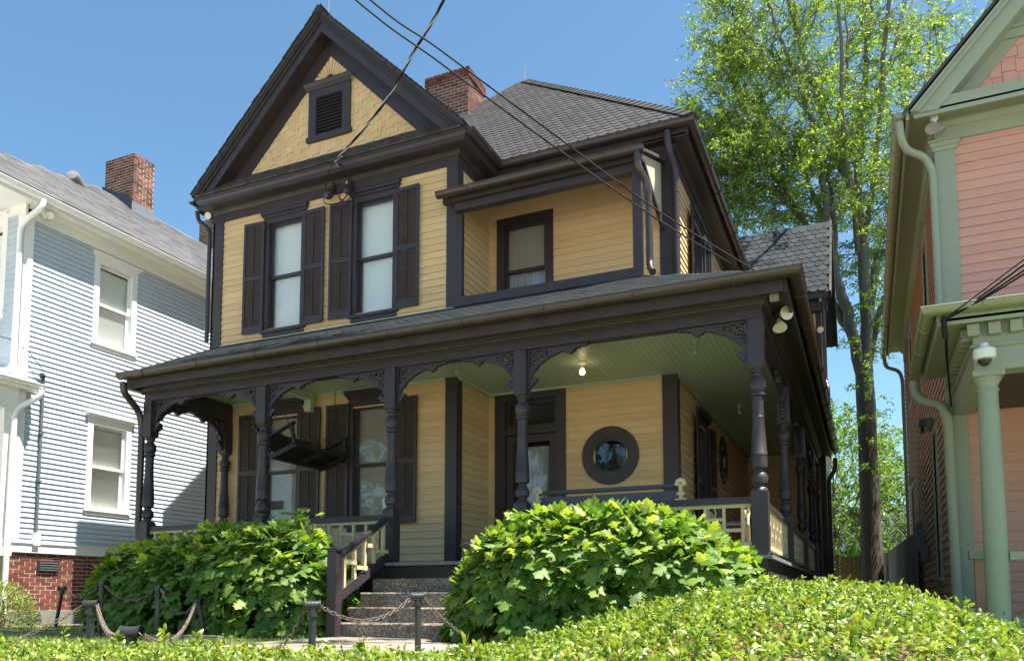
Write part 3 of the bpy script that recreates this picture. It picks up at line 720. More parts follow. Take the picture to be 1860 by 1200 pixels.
for i in range(26):
    y = 10.98 + i*.16
    J.add([(AX-.13,y,10.51),(AX,y,10.655),(AX+.13,y,10.51),(AX-.13,y+.2,10.50),(AX,y+.2,10.635),(AX+.13,y+.2,10.50)], [(0,1,4,3),(1,2,5,4),(0,3,5,2),(0,2,1)])
obj('ridge_caps', J, M['shingle'], gr, kind='stuff')
# hip roof
PK = (-7.33,17.29,12.75); ez = 7.66
m = MB(); v = [(-11.62,12.28,ez),(-2.36,12.28,ez),(-2.36,20.9,ez),PK,(-7.33,22,12.75),(-11.62,22,ez),(-2.36,22,ez)]
m.add(v, [(0,1,3),(1,2,6,4,3),(3,4,5,0)]); m.box(-5.8,-2.36,12.28,12.41,ez-.04,ez-.001)
hr = obj('hip_roof', m, M['shingle_s'], H)
shingle_field(hr, (0,12.25,7.655), (1,0,0), (0,.7045,.7098), [(-5.72,0),(-2.40,0),(-7.42,7.06),(-9.04,4.3),(-8.7,4.3)], .175, .20, M['shingle'], 300, th=.011)
a, b = Vector((-2.30,12.24,7.66)), Vector(PK); d = (b-a).normalized(); n = int((b-a).length/.22)
nf = Vector((0,-.7098,.7045)); nr_ = Vector((.7098,0,.7045))
wf = nf.cross(d).normalized(); wf = wf if wf.y < 0 or wf.x < 0 else -wf
wf = wf if wf.dot(Vector((-1,0,0))) > 0 else -wf
wr_ = nr_.cross(d).normalized(); wr_ = wr_ if wr_.y > 0 else -wr_
for i in range(n):
    p = a + d*(i*.22) + Vector((0,0,.012)); q = p + d*.26
    c0 = p + (nf+nr_)*.022; c1 = q + (nf+nr_)*.010
    vs = [p+wf*.15+nf*.034, c0, p+wr_*.15+nr_*.034, q+wf*.15+nf*.018, c1, q+wr_*.15+nr_*.018]
    bs = [p+wf*.15+nf*.01, p-(nf+nr_)*.004, p+wr_*.15+nr_*.01, q+wf*.15+nf*.0]
    obj('ridge_cap', MB().add(vs+bs, [(0,1,4,3),(1,2,5,4),(6,7,1,0),(7,8,2,1),(6,0,3,9)]), M['shingle'], hr)
# hidden left cross gable
m = MB(); m.add([(-11.9,13.1,7.6),(-11.9,20.1,7.6),(-11.9,16.6,11.1),(-8.2,13.1,7.6),(-8.2,20.1,7.6),(-8.2,16.6,11.1)], [(0,1,2),(0,2,5,3),(2,1,4,5)]); obj('side_gable', m, M['shingle_s'], H)
# lightning rods
obj('lightning_rod', MB().tube([(AX,11.3,10.6),(AX+.01,11.3,11.2)], .006, 6), M['steel'], H)
obj('lightning_rod', MB().tube([PK,(PK[0]+.01,PK[1],PK[2]+.38)], .008, 6), M['steel'], H)

# ---------------- chimney
def chimney(parent, x0, x1, y0, y1, z0, z1, mat, bl=.20, bh=.062, jt=.016, corbel=2, name='chimney', faces='FR'):
    ch = obj(name, MB().box(x0+.006,x1-.006,y0+.006,y1-.006,z0,z1-.02), M['mortar'], parent)
    z = z1 - bh; r = 0; cnt = 0
    while z > z0:
        g = .03 if r < corbel else (.03 if (corbel and r == corbel) else 0); g = g*(1 if r < corbel else 0)
        off = (bl+jt)/2 if r % 2 else 0
        def row(lo, hi):
            out = []; p = lo - off
            while p < hi - .02:
                q = min(p+bl, hi); s = max(p, lo)
                if q - s > .03: out.append((s, q))
                p = q + jt
            return out
        for s, q in row(x0-g, x1+g):
            k = R(-.004,.004); obj('brick', MB().box(s,q,y0-g+k,y0+.09,z,z+bh), mat, ch)
        for s, q in row(y0-g+.10 if r % 2 == 0 else y0-g+.0+.092, y1+g):
            k = R(-.004,.004); obj('brick', MB().box(x1-.09,x1+g+k,s,q,z,z+bh), mat, ch)
        if r == 0:
            obj('chimney_cap', MB().box(x0-g+.01,x1+g-.1,y0-g+.1,y1+g,z,z+bh-.01), M['mortar'], ch)
        z -= bh + jt; r += 1
    return ch
chimney(H, -9.13,-8.02,15.6,16.45,10.4,12.22, M['brick'], corbel=3)
obj('flashing', MB().box(-9.14,-8.0,15.585,16.47,10.3,11.12), M['flash2'], H)

# ---------------- rear wing with its own gable to the right
wz = 7.62
m = MB(); m.add([(-6,20.88,wz),(-.62,20.88,wz),(-.62,23.3,10.46),(-6,23.3,10.46),(-.62,25.7,wz),(-6,25.7,wz)], [(0,1,2,3),(3,2,4,5)]); m.add([(-6,20.88,wz-.06),(-.62,20.88,wz-.06),(-.62,23.3,10.38),(-6,23.3,10.38),(-.62,25.7,wz-.06)], [(3,2,1,0)])
wr = obj('wing_roof', m, M['shingle_s'], H)
shingle_field(wr, (0,20.86,wz+.005), (1,0,0), (0,.6487,.761), [(-3.6,0),(-.60,0),(-.60,3.72),(-5,3.72)], .21, .255, M['teal'], 300)
m = MB(); m.prism([(20.8,wz-.02),(23.3,10.52),(25.8,wz-.02),(25.5,wz-.10),(23.3,10.26),(21.1,wz-.10)], (-.64,0,0), (0,1,0), (0,0,1), (1,0,0), .05); m.box(-2.7,-.66,20.84,20.87,wz-.16,wz-.01)
obj('wing_rake', m, M['fascia'], H)
siding(H, 'Y', 21.2, -1, SX, -.92, .2, 7.5, EX, M['yellow'], joined=True)
m = MB(); m.add([(-.9,21.2,G0),(-.9,25.4,G0),(-.9,25.4,wz),(-.9,23.3,10.3),(-.9,21.2,wz)], [(0,1,2,3,4)]); m.box(-.99,-.86,21.12,21.3,G0,7.4); m.box(-2.7,-.7,21.0,21.2,7.2,7.42); obj('wing_wall', m, M['fascia'], H)
downspout(H, [(-.78,20.95,7.5),(-.80,21.0,7.0),(-.80,21.1,5.4),(-.74,20.9,5.2),(-.74,20.9,3.9)], .045, M['gutter'])
downspout(H, [(-.64,21.0,3.45),(-.64,21.0,3.15),(-.8,21.05,2.95),(-.8,21.05,-.3)], .05, M['gutter'])

# ---------------- porch
PY, PX0, PX1 = 9.60, -10.86, -1.11
m = MB(); m.add([(-11.08,9.20,3.665),(-.70,9.20,3.665),(-2.75,11.25,4.71),(-2.93,11.42,4.79),(-11.08,11.42,4.79),(-.70,21.2,3.665),(-2.75,21.2,4.71),(-2.93,12.7,4.79)],
    [(0,1,2,3,4),(1,5,6,2),(2,6,7,3)])
m.add([(-11.08,9.20,3.62),(-.70,9.20,3.62),(-.70,21.2,3.62),(-11.08,11.42,4.72)], [(3,0,1)]); m.box(BX,-2.93,11.42,12.7,4.70,4.74)
prf = obj('porch_roof', m, M['shingle_s'], H)
shingle_field(prf, (0,9.19,3.675), (1,0,0), (0,2.22,1.125), [(-11.08,0),(-.80,0),(-2.95,2.42),(-11.08,2.42)], .17, .125, M['teal'], 0, th=.006)
shingle_field(prf, (-.69,0,3.675), (0,1,0), (-2.05,0,1.045), [(9.4,0),(21.1,0),(21.1,2.2),(11.3,2.2)], .17, .125, M['teal'], 0, th=.006)
obj('flashing', MB().box(-11.15,BX,W-.05,W-.02,4.72,4.80), M['mint'], H)
gutter(H, [(-11.08,9.22,3.65),(-.72,9.22,3.65),(-.72,21.15,3.65)], [(0,-1,0),(1,-1,0),(1,0,0)], M['gutter'], r=.085, straps=1.15)
m = MB(); m.box(-11.02,-.76,9.225,9.26,3.44,3.63); m.box(-.76,-.722,9.26,21.1,3.44,3.63); m.box(-11.02,-10.98,9.26,11.4,3.44,3.64)
obj('fascia', m, M['fascia'], H)
pr2 = [(0,-.13),(.012,-.13),(.012,-.10),(.035,-.095),(.04,-.07),(.065,-.045),(.07,-.02),(.105,.0),(.26,.0),(.26,.03),(0,.03)]
m = MB(); m.sweep(pr2, [(-11.0,9.52,3.52),(-1.03,9.52,3.52),(-1.03,21.15,3.52)], [(0,-1,0),(1,-1,0),(1,0,0)], closed=True)
obj('bed_moulding', m, M['fascia'], H)
m = MB(); m.box(-10.94,-1.03,9.52,9.68,3.28,3.61); obj('porch_beam', m, M['trim'], H)
m = MB(); m.box(-1.19,-1.03,9.681,21.15,3.28,3.61); obj('porch_beam', m, M['trim'], H)
m = MB(); m.box(-10.94,-10.78,9.681,11.38,3.28,3.61); obj('porch_beam', m, M['trim'], H)
J = MB(); x = -10.78
while x < -1.2:
    y1 = W if x < BX-.01 else (B if x < SX-.05 else 21.1)
    J.box(x+.002,x+.083,9.68,y1,3.622,3.64); x += .086
cl = obj('ceiling_boards', J, M['mint'], H, kind='stuff')
obj('porch_ceiling', MB().box(-10.9,-1.1,9.6,W,3.641,3.66).box(BX-.1,-1.1,W,B,3.641,3.66).box(SX-.1,-1.1,B,21.1,3.641,3.66), M['mint'], H)
obj('ceiling_moulding', MB().box(-10.78,-6.25,W-.075,W-.045,3.58,3.62).box(BX+.045,BX+.075,W,B-.03,3.58,3.62).box(BX+.04,-2.95,B-.075,B-.045,3.585,3.62).box(SX+.043,SX+.07,B+.05,21,3.585,3.62), M['mint'], H)
obj('ceiling_beam', MB().box(-9.02,-8.88,9.68,11.36,3.50,3.622).box(-9.02,-8.88,11.25,11.37,3.30,3.5), M['mint'], H)
# deck
m = MB(); m.box(-11.0,-.97,9.40,W+.0,.455,.50); m.box(BX-.1,-.97,W,B,.455,.5); m.box(SX-.1,-.97,B,21.15,.455,.5)
obj('porch_deck', m, M['porchfloor'], H)
m = MB(); m.box(-10.95,-1.03,9.46,9.50,.12,.452); m.box(-1.07,-1.03,9.50,21.1,.12,.452)
obj('porch_skirt', m, M['fascia'], H)

def post_profile():
    return [(.055,2.68),(.078,2.665),(.078,2.645),(.058,2.625),(.055,2.60),(.075,2.575),(.098,2.53),(.100,2.48),(.088,2.43),(.072,2.405),(.088,2.395),(.088,2.365),(.066,2.35),
            (.067,2.12),(.071,2.115),(.071,2.10),(.067,2.09),(.092,1.68),(.095,1.675),(.095,1.66),(.089,1.655),(.094,1.56),(.088,1.515),(.055,1.495),(.055,1.478),(.082,1.44),(.098,1.39),(.086,1.335),(.058,1.31),(.058,1.295),(.078,1.28),(.09,1.255)][::-1]
post_me = None
def porch_post(x, y, half=None):
    global post_me
    if post_me is None:
        post_me = MB().lathe(post_profile(), (0,0,0), 22).mesh('turned_shaft', M['trim'], 35)
    m = MB(); c = .012
    def sq(h, z0, z1):
        for (za, zb, ha, hb) in ((z0, z0+.03, h-.02, h), (z0+.03, z1-.03, h, h), (z1-.03, z1, h, h-.02)):
            m.add([(x-ha,y-ha,za),(x+ha,y-ha,za),(x+ha,y+ha,za),(x-ha,y+ha,za),(x-hb,y-hb,zb),(x+hb,y-hb,zb),(x+hb,y+hb,zb),(x-hb,y+hb,zb)],
                  [(0,1,5,4),(1,2,6,5),(2,3,7,6),(3,0,4,7),(0,3,2,1),(4,5,6,7)])
    sq(.088, 2.67, 3.30); p = obj('porch_post', m, M['trim'], H)
    m = MB(); sq(.092, .50, 1.27); obj('post_foot', m, M['trim'], p)
    obj('turned_shaft', post_me, None, p, matrix=Matrix.Translation((x, y, 0)))
    return p
front = [-10.86,-8.46,-6.13,-4.11,-1.11]
for x in front: porch_post(x, PY)
side = [12.85,16.15,19.35]
for y in side: porch_post(-1.11, y)
porch_post(-10.86, 11.30); porch_post(-1.11, 21.05)

def bracket(P, d, n, z=3.278, sc=1):
    """scroll-sawn corner bracket; P on the post face, d along the beam"""
    P = Vector((P[0], P[1], z)); d = Vector(d); up = Vector((0,0,-1)); n = Vector(n); t = .045
    O = P - n*(t/2); m = MB()
    L, Hh = .80*sc, .46
    cnt = [0]
    def pr(pts):
        cnt[0] += 1; e = .0006*(cnt[0] % 23); m.prism(pts, O - n*e, d, up, n, t + 2*e)
    # arch band along a quarter ellipse, thick at the middle
    lo, hi = [], []
    for i in range(15):
        th = PI/2*i/14; cx, sx = math.cos(th), math.sin(th)
        lo.append((L - (L-.03)*cx, Hh - (Hh-.03)*sx))
        w = .030 + .035*math.sin(2*th)**.8 if 0 < i < 14 else .03
        hi.append((max(0, L - (L-.03)*cx - w*cx*0.75), max(0, Hh - (Hh-.03)*sx - w*.9)))
    for i in range(14): pr([lo[i], lo[i+1], hi[i+1], hi[i]])
    # frame strips on the beam and post
    pr([(0,0),(L+.05,0),(L+.02,.028),(0,.028)]); pr([(0,.03),(.028,.03),(.028,Hh+.03),(0,Hh+.06)])
    # pendants
    def disc(cx, cy, r0, k=12): pr([(cx+r0*math.cos(2*PI*i/k), cy+r0*math.sin(2*PI*i/k)) for i in range(k)])
    disc(L*.74, .078, .035); disc(L*.80,.06,.028); disc(L*.68,.060,.03); pr([(L*.62,.02),(L*.98,.0),(L*.9,.045),(L*.62,.065)])
    disc(.10, Hh-.06, .035); disc(.06, Hh-.015, .032); pr([(.0,Hh-.08),(.08,Hh-.09),(.04,Hh+.05),(0,Hh+.08)])
    # scrolls
    def arc(cx, cy, r, a0, a1, w, k=12):
        for i in range(k):
            A = a0+(a1-a0)*i/k; Bb = a0+(a1-a0)*(i+1)/k
            pr([(cx+r*math.cos(A),cy+r*math.sin(A)),(cx+r*math.cos(Bb),cy+r*math.sin(Bb)),(cx+(r+w)*math.cos(Bb),cy+(r+w)*math.sin(Bb)),(cx+(r+w)*math.cos(A),cy+(r+w)*math.sin(A))])
    arc(.105,.09,.035,rad(20),rad(330),.024); arc(.085,.225,.035,rad(200),rad(520),.022); arc(.235,.078,.034,rad(-160),rad(150),.022)
    disc(.235,.075,.020,8); disc(.105,.092,.018,8); disc(.085,.225,.018,8)
    arc(.165,.155,.028,rad(100),rad(350),.018); pr([(.03,.15),(.30,.02),(.32,.035),(.045,.17)]); pr([(.30,.03),(.40,.03),(.24,.12)])
    obj('scroll_bracket', m, M['trim'], H)
for i, x in enumerate(front):
    if i > 0: bracket((x-.088, PY), (-1,0,0), (0,-1,0), sc=1 if i != 3 else .95)
    if i < len(front)-1: bracket((x+.088, PY), (1,0,0), (0,-1,0), sc=1 if i != 2 else .95)
ys = [PY] + side + [21.05]
for i, y in enumerate(ys):
    if i > 0: bracket((-1.11, y-.088), (0,-1,0), (1,0,0))
    if i < 4: bracket((-1.11, y+.088), (0,1,0), (1,0,0))
bracket((-10.86, PY+.088), (0,1,0), (1,0,0), sc=.8); bracket((-10.86, 11.30-.088), (0,-1,0), (1,0,0), sc=.8)

def railing(p0, p1, open_=False):
    p0 = Vector(p0); p1 = Vector(p1); L = (p1-p0).length; d = (p1-p0)/L
    m = MB()
    for w, h, dz in ((.10,.05,.0),(.075,.02,.035),(.05,.015,.05)): m.bar(p0+Vector((0,0,1.13+dz)), p1+Vector((0,0,1.13+dz)), w, h)
    r = obj('railing', m, M['trim'], H)
    obj('sub_rail', MB().bar(p0+Vector((0,0,1.085)), p1+Vector((0,0,1.085)), .045, .04).bar(p0+Vector((0,0,.63)), p1+Vector((0,0,.63)), .05, .055), M['cream'], r)
    n = int(round(L/.225)); s = L/n
    for i in range(n):
        c = p0 + d*(s*(i+.5))
        obj('baluster', MB().bar(c+Vector((0,0,.655)), c+Vector((0,0,1.066)), .05, .032, up=d), M['cream'], r)
        if i < n-1:
            z = .80 if i % 2 else .93
            obj('cross_bar', MB().bar(c+d*.017+Vector((0,0,z)), c+d*(s-.017)+Vector((0,0,z)), .04, .04), M['cream'], r)
    return r
railing((-10.77,PY,0),(-8.55,PY,0)); railing((-8.37,PY,0),(-6.22,PY,0)); railing((-4.02,PY,0),(-1.20,PY,0)); railing((-10.86,PY+.09,0),(-10.86,11.2,0))
for y0, y1 in zip(ys[:-1], ys[1:]): railing((-1.11,y0+.09,0),(-1.11,y1-.09,0))
# steps
sx0, sx1 = -6.12, -4.10
for i, (y, z) in enumerate([(9.15,.27),(8.87,.085),(8.59,-.105),(8.31,-.295)]):
    m = MB(); zb = z-.19 if i < 3 else G0-.05
    c = .018
    m.add([(sx0,y,zb-.02),(sx1,y,zb-.02),(sx1,y,z-c),(sx0,y,z-c),(sx0,y+c,z),(sx1,y+c,z),(sx1,9.46,z),(sx0,9.46,z),(sx0,9.46,zb-.02),(sx1,9.46,zb-.02)],
          [(0,1,2,3),(3,2,5,4),(4,5,6,7),(0,3,4,7,8),(1,9,6,5,2)])
    obj('stone_step', m, M['aggregate'], H)
# stair rails
def stair_rail(x, xp):
    m = MB(); y = 8.2
    m.box(x-.066,x+.066,y-.066,y+.066,G0-.05,.60); m.box(x-.085,x+.085,y-.085,y+.085,.60,.625); m.add([(x-.085,y-.085,.625),(x+.085,y-.085,.625),(x+.085,y+.085,.625),(x-.085,y+.085,.625),(x,y,.65)],[(0,1,4),(1,2,4),(2,3,4),(3,0,4)])
    nw = obj('newel_post', m, M['trim'], H)
    a = Vector((x,y+.066,.52)); b = Vector((xp,PY-.10,1.12))
    m = MB().bar(a,b,.09,.055); m.bar(a+Vector((0,0,-.5)), b+Vector((0,0,-.55)), .06, .12)
    r = obj('stair_rail', m, M['trim'], H)
    obj('sub_rail', MB().bar(a-Vector((0,0,.042)), b-Vector((0,0,.042)), .045, .028), M['cream'], r)
    n = 5; P = []
    for i in range(n):
        t = (i+.55)/n; c = a.lerp(b, t); P.append(c)
        obj('baluster', MB().bar(c-Vector((0,0,.06)), c-Vector((0,0,.47)), .045, .045, up=(0,1,0)), M['cream'], r)
    for i in range(n-1):
        z = min(P[i].z, P[i+1].z) + (-.12 if i % 2 == 0 else -.30)
        obj('cross_bar', MB().bar((x,P[i].y,z),(x,P[i+1].y,z), .035,.05), M['cream'], r)
stair_rail(-6.05, -6.13); stair_rail(-4.17, -4.11)

# ---------------- balcony over the entrance
m = MB(); m.box(BX+.042,-2.90,11.27,11.40,4.77,4.90); m.box(BX+.042,-2.88,11.24,11.42,4.74,4.77)
obj('balcony_sill', m, M['trim'], H)
obj('balcony_post', MB().box(-3.03,-2.90,11.27,11.40,4.90,6.38), M['trim'], H)
obj('balcony_post', MB().box(BX+.043,BX+.12,11.38,W+.05,4.90,6.38), M['trim'], H)
obj('balcony_beam', MB().box(BX+.042,-2.90,11.265,11.40,6.381,6.50), M['trim'], H)
obj('balcony_fascia', MB().box(-6.22,-2.86,11.19,11.28,6.501,6.60), M['fascia'], H)
m = MB(); m.add([(-6.25,11.10,6.64),(-2.84,11.10,6.64),(-2.84,12.68,7.30),(-6.05,12.68,7.30),(-6.25,11.10,6.60),(-2.84,11.10,6.60),(-2.84,12.68,7.24),(-6.05,12.68,7.24)], [(0,1,2,3),(7,6,5,4),(0,4,5,1),(1,5,6,2)])
obj('balcony_roof', m, M['shingle_s'], H)
gutter(H, [(-6.27,11.17,6.63),(-2.80,11.17,6.63)], [(0,-1,0),(0,-1,0)], M['gutter'], r=.08, straps=1.1)
obj('side_panel', MB().prism([(11.45,6.62),(12.66,6.10),(12.66,7.2),(11.45,6.72)], (-2.93,0,0), (0,1,0), (0,0,1), (1,0,0), .02), M['cream2'], H)
obj('panel_trim', MB().bar((-2.90,11.42,6.60),(-2.90,12.67,6.06), .05,.06), M['fascia'], H)
downspout(H, [(-2.90,11.08,6.56),(-2.90,11.09,6.36),(-2.79,11.30,6.12),(-2.79,11.32,4.90),(-2.70,11.12,4.72)], .052, M['gutter'])
downspout(H, [(-2.72,12.30,7.52),(-2.71,12.33,7.25),(-2.66,12.60,6.95),(-2.66,12.62,4.78)], .055, M['trim'])
downspout(H, [(-10.99,9.13,3.52),(-10.99,9.15,3.36),(-11.02,9.50,3.10),(-11.02,9.56,2.85),(-11.02,9.56,-.3)], .055, M['gutter'])

# porch ceiling fixtures
def ceiling_lamp(x, y, lit, z=3.62):
    l = obj('ceiling_lamp', MB().lathe([(.065,0),(.065,-.02),(.03,-.05),(.026,-.10)], (x,y,z), 16), M['white' if lit else 'steel'], H, smooth=40)
    obj('bulb', MB().lathe([(.018,-.09),(.022,-.11),(.038,-.135),(.042,-.16),(.03,-.188),(.005,-.20)], (x,y,z), 14), M['bulb' if lit else 'steel'], l, smooth=40)
ceiling_lamp(-3.90,11.45,True); ceiling_lamp(-5.66,10.68,False); ceiling_lamp(-2.12,11.15,False); ceiling_lamp(-2.10,15.2,False)
def flood(parent, P, dirs, base=None, name='floodlight', mat='lampglass', s=1):
    P = Vector(P); f = obj(name, MB().lathe([(.05*s,0),(.05*s,-.03*s),(.02*s,-.05*s)], P, 14), base or M['iron'], parent)
    for d in dirs:
        d = Vector(d).normalized(); q = P + Vector((0,0,-.04*s)) + d*.05*s
        obj('lamp_arm', MB().tube([P+Vector((0,0,-.03*s)), q], .016*s, 8), base or M['iron'], f)
        obj('lamp_head', MB().lathe([(.022*s,0),(.028*s,.03*s),(.075*s,.11*s),(.078*s,.125*s),(.06*s,.122*s),(.02*s,.12*s)], q, 18, d), M[mat], f, smooth=40)
    return f
flood(H, (-.90,10.1,3.50), [(.1,-.35,-.75),(.55,-.75,-.1)], s=1.1)
flood(H, (-11.3,11.2,7.35), [(.3,-.8,-.35)], s=.8)
flood(H, (-.80,20.6,6.6), [(-.3,-.9,-.2)], s=1.0)

# ================================================================== BLUE HOUSE (left)
BH = thing('blue_house', 'pale blue clapboard house with white trim, grey roof and brick chimneys, left edge of photo', 'house', (-17, 12, G0))
bx, by = -14.30, 9.60
siding(BH, 'X', bx, 1, by+.16, 23, 1.03, 7.20, .098, M['blue'], [(11.17,12.03,5.22,6.90),(11.17,12.03,1.80,3.54)], butt=.029)
siding(BH, 'Y', by, -1, -19.5, bx-.17, 1.03, 7.40, .115, M['blue'], [(-15.75,-14.89,5.42,7.12)])
obj('wall_frame', MB().box(-19.5,bx-.02,22.9,23,.3,7.5).box(-19.6,-19.5,by,23,.3,7.5).box(-19.5,bx-.05,by+.1,22.9,7.3,7.36), M['dark'], BH)
for q in [(bx,bx+.035,by-.035,by+.15,1.0,7.25),(bx-.17,bx+.034,by-.036,by,1.0,7.4)]: obj('corner_board', MB().box(*q), M['white'], BH)
window(BH, 'X', bx, 1, 11.60, 5.24, 6.90, .40, M['white'], cas=.125, crown=.09, blinds=.045)
window(BH, 'X', bx, 1, 11.60, 1.82, 3.54, .40, M['white'], cas=.125, crown=.09, blinds=.03)
window(BH, 'Y', by, -1, -15.32, 5.42, 7.12, .40, M['white'], cas=.14, crown=.09, blinds=.05)
m = MB(); m.box(bx,bx+.05,by+.15,23,7.17,7.42); obj('frieze_board', m, M['white'], BH)
m = MB(); m.sweep(cm, [(bx+.05,by,7.42),(bx+.05,23,7.42)], [(1,0,0),(1,0,0)]); obj('bed_moulding', m, M['white'], BH)
m = MB(); m.box(-20,-13.98,6.5,by,7.42,7.46); m.box(bx,-13.98,by,23,7.421,7.46); m.box(-13.99,-13.96,6.5,23,7.38,7.53); m.box(-20,bx+.05,by-.05,by,7.25,7.42); obj('soffit', m, M['white'], BH)
gutter(BH, [(-13.965,6.6,7.51),(-13.965,23,7.51)], [(1,0,0),(1,0,0)], M['white'], r=.08, straps=1.6)
m = MB(); m.add([(-13.84,6.55,7.53),(-13.84,23.2,7.53),(-17,23.2,10.04),(-17,13.2,10.04),(-20.2,23.2,7.53),(-20.2,6.55,7.53)], [(0,1,2,3),(3,2,4,5),(5,0,3)])
br = obj('roof', m, M['bshingle'], BH)
shingle_field(br, (-13.82,0,7.535), (0,1,0), (-3.16,0,2.51), [(6.6,0),(23.1,0),(23.1,4.03),(13.2,4.03)], .32, .145, M['bshingle'], 0, hexed=False, th=.014)
J = MB()
for i in range(40):
    y = 13.1+i*.25; J.add([(-17.15,y,9.94),(-17,y,10.08),(-16.85,y,9.94),(-17.15,y+.28,9.93),(-17,y+.28,10.065),(-16.85,y+.28,9.93)], [(0,1,4,3),(1,2,5,4),(0,2,1)])
obj('ridge_caps', J, M['bshingle'], br, kind='stuff')
obj('roof_vent', MB().lathe([(.16,-.45),(.16,0),(.12,.06),(.0,.08)], (-16.2,11.9,9.55), 14, (.4,-.75,.25)), M['bshingle'], BH, smooth=40)
chimney(BH, -17.43,-16.42,13.7,14.32,9.0,11.12, M['brick'], bl=.19, bh=.055, jt=.017, corbel=0)
m = MB(); m.prism([(-17.47,9.0),(-16.40,9.0),(-16.40,9.90),(-17.47,10.45)], (0,13.66,0), (1,0,0), (0,0,1), (0,1,0), .03); obj('flashing', m, M['flash'], BH)
obj('flashing', MB().box(-16.415,-16.39,13.66,14.36,9.0,9.86), M['flash2'], BH)
chimney(BH, -18.1,-17.1,17.5,18.1,9.4,11.35, M['brick'], bl=.19, bh=.055, jt=.017, corbel=0)
obj('flashing', MB().box(-18.12,-17.08,17.46,17.49,9.3,10.25), M['flash'], BH)
m = MB(); m.box(bx,bx+.045,by,23,.86,1.03); m.box(bx,bx+.07,by,23,1.03,1.05); m.box(-19.5,bx,by-.045,by,.86,1.03); obj('water_table', m, M['white'], BH)
fw = obj('foundation', MB().box(-19.4,bx-.006,by+.006,22.9,G0-.1,.86), M['mortar'], BH)
zr = .785; r = 0
while zr > -.25:
    y = by + (0 if r % 2 else -.11)
    while y < 13.4:
        y0 = max(y, by); 
        if y+.205-y0 > .04: obj('brick', MB().box(bx-.06, bx+R(-.003,.004), y0, y+.202, zr, zr+.060), M['brick2'], fw)
        y += .217
    zr -= .0755; r += 1
obj('crawl_vent', MB().box(bx,bx+.03,10.15,10.58,.51,.72), M['iron'], BH)
for i in range(4): obj('vent_slat', MB().box(bx+.03,bx+.045,10.18,10.55,.535+i*.045,.555+i*.045), M['boxgrey'], BH)
obj('footing', MB().box(-19.4,bx+.1,by-.1,22.9,G0-.1,-.22), M['found'], BH)
downspout(BH, [(-13.86,9.62,7.42),(-13.87,9.60,7.28),(-14.12,9.50,7.08),(-14.30,9.50,6.95),(-14.30,9.50,4.30),(-14.25,9.38,4.16),(-14.33,9.2,4.12)], .05, M['white'])
flood(BH, (-14.1,9.95,7.40), [(.5,-.5,-.5),(-.1,-.8,-.5)], base=M['white'], s=.9)
# porch of the blue house at the frame edge
m = MB(); m.add([(-20,4,3.98),(-13.98,4,3.98),(-13.98,9.9,3.98),(-15.0,by,4.45),(-20,by,4.45)], [(0,1,2,3,4)]); m.box(-20,-13.98,4,9.86,3.86,3.975); obj('porch_roof', m, M['white'], BH)
gutter(BH, [(-13.975,4,3.95),(-13.975,9.88,3.95)], [(1,0,0),(1,0,0)], M['white'], r=.055, straps=1.5)
m = MB(); m.box(-14.34,-14.18,4,by-.04,3.45,3.86); obj('porch_beam', m, M['white'], BH)
m = MB(); m.box(-14.44,-14.26,9.36,9.53,.9,3.45); m.box(-14.46,-14.24,9.34,9.55,.9,1.1); m.box(-14.46,-14.24,9.34,9.55,3.3,3.45); obj('porch_column', m, M['white'], BH)
m = MB(); m.box(-14.40,-14.30,4,9.35,1.66,1.74); m.box(-14.38,-14.32,4,9.35,1.05,1.11); rl = obj('railing', m, M['white'], BH)
for i in range(8): obj('baluster', MB().box(-14.37,-14.33,9.2-i*.14,9.24-i*.14,1.11,1.66), M['white'], rl)
obj('porch_deck', MB().box(-20,-14.2,4,by-.02,.78,.9), M['white'], BH)
downspout(BH, [(-13.90,9.80,3.86),(-13.92,9.78,3.74),(-14.18,9.58,3.52),(-14.19,9.50,3.35),(-14.17,9.46,-.3)], .05, M['white'])
c = obj('electric_conduit', MB().tube([(bx+.06,10.06,4.20),(bx+.06,10.06,1.25)], .028, 8), M['boxgrey'], BH)
obj('junction_box', MB().box(bx+.01,bx+.10,10.0,10.13,1.0,1.22), M['white'], c); obj('weatherhead', MB().lathe([(.04,0),(.055,.04),(.05,.09),(.02,.12)], (bx+.08,10.03,4.18), 10, (.5,-.6,.6)), M['iron'], c)
for z in (2.2, 3.1): obj('pipe_clip', MB().box(bx+.02,bx+.1,10.02,10.10,z,z+.03), M['boxgrey'], c)

# ================================================================== SALMON HOUSE (right)
SH = thing('salmon_house', 'salmon pink clapboard house with sage green trim and columned porch, right edge of photo', 'house', (3, 13, G0))
rx, ry = 1.11, 12.50
siding(SH, 'Y', ry, -1, rx+.22, 6.0, -.3, 6.52, .133, M['pink'])
siding(SH, 'X', rx, -1, ry+.05, 24, -.3, 6.55, .133, M['pinkshade'], [(14.5,15.3,.35,2.75),(21.7,22.5,.35,2.75),(14.9,15.7,4.5,6.2),(20.1,20.9,4.5,6.2)])
obj('wall_frame', MB().box(rx+.02,6,23.9,24,-.4,6.6).box(6,6.1,ry,24,-.4,6.6).box(rx+.03,6,ry+.1,23.9,6.5,6.55), M['dark'], SH)
for c, z0, z1 in ((14.9,.35,2.75),(22.1,.35,2.75),(15.3,4.5,6.2),(20.5,4.5,6.2)): window(SH, 'X', rx, -1, c, z0, z1, .4, M['green'], cas=.12, crown=.08)
m = MB(); m.box(rx-.035,rx+.22,ry-.04,ry+.01,-.4,6.34); m.box(rx-.036,rx,ry+.01,ry+.10,-.4,6.34); m.box(rx-.02,rx+.24,ry-.06,ry-.04,-.4,-.1); obj('corner_pilaster', m, M['green'], SH)
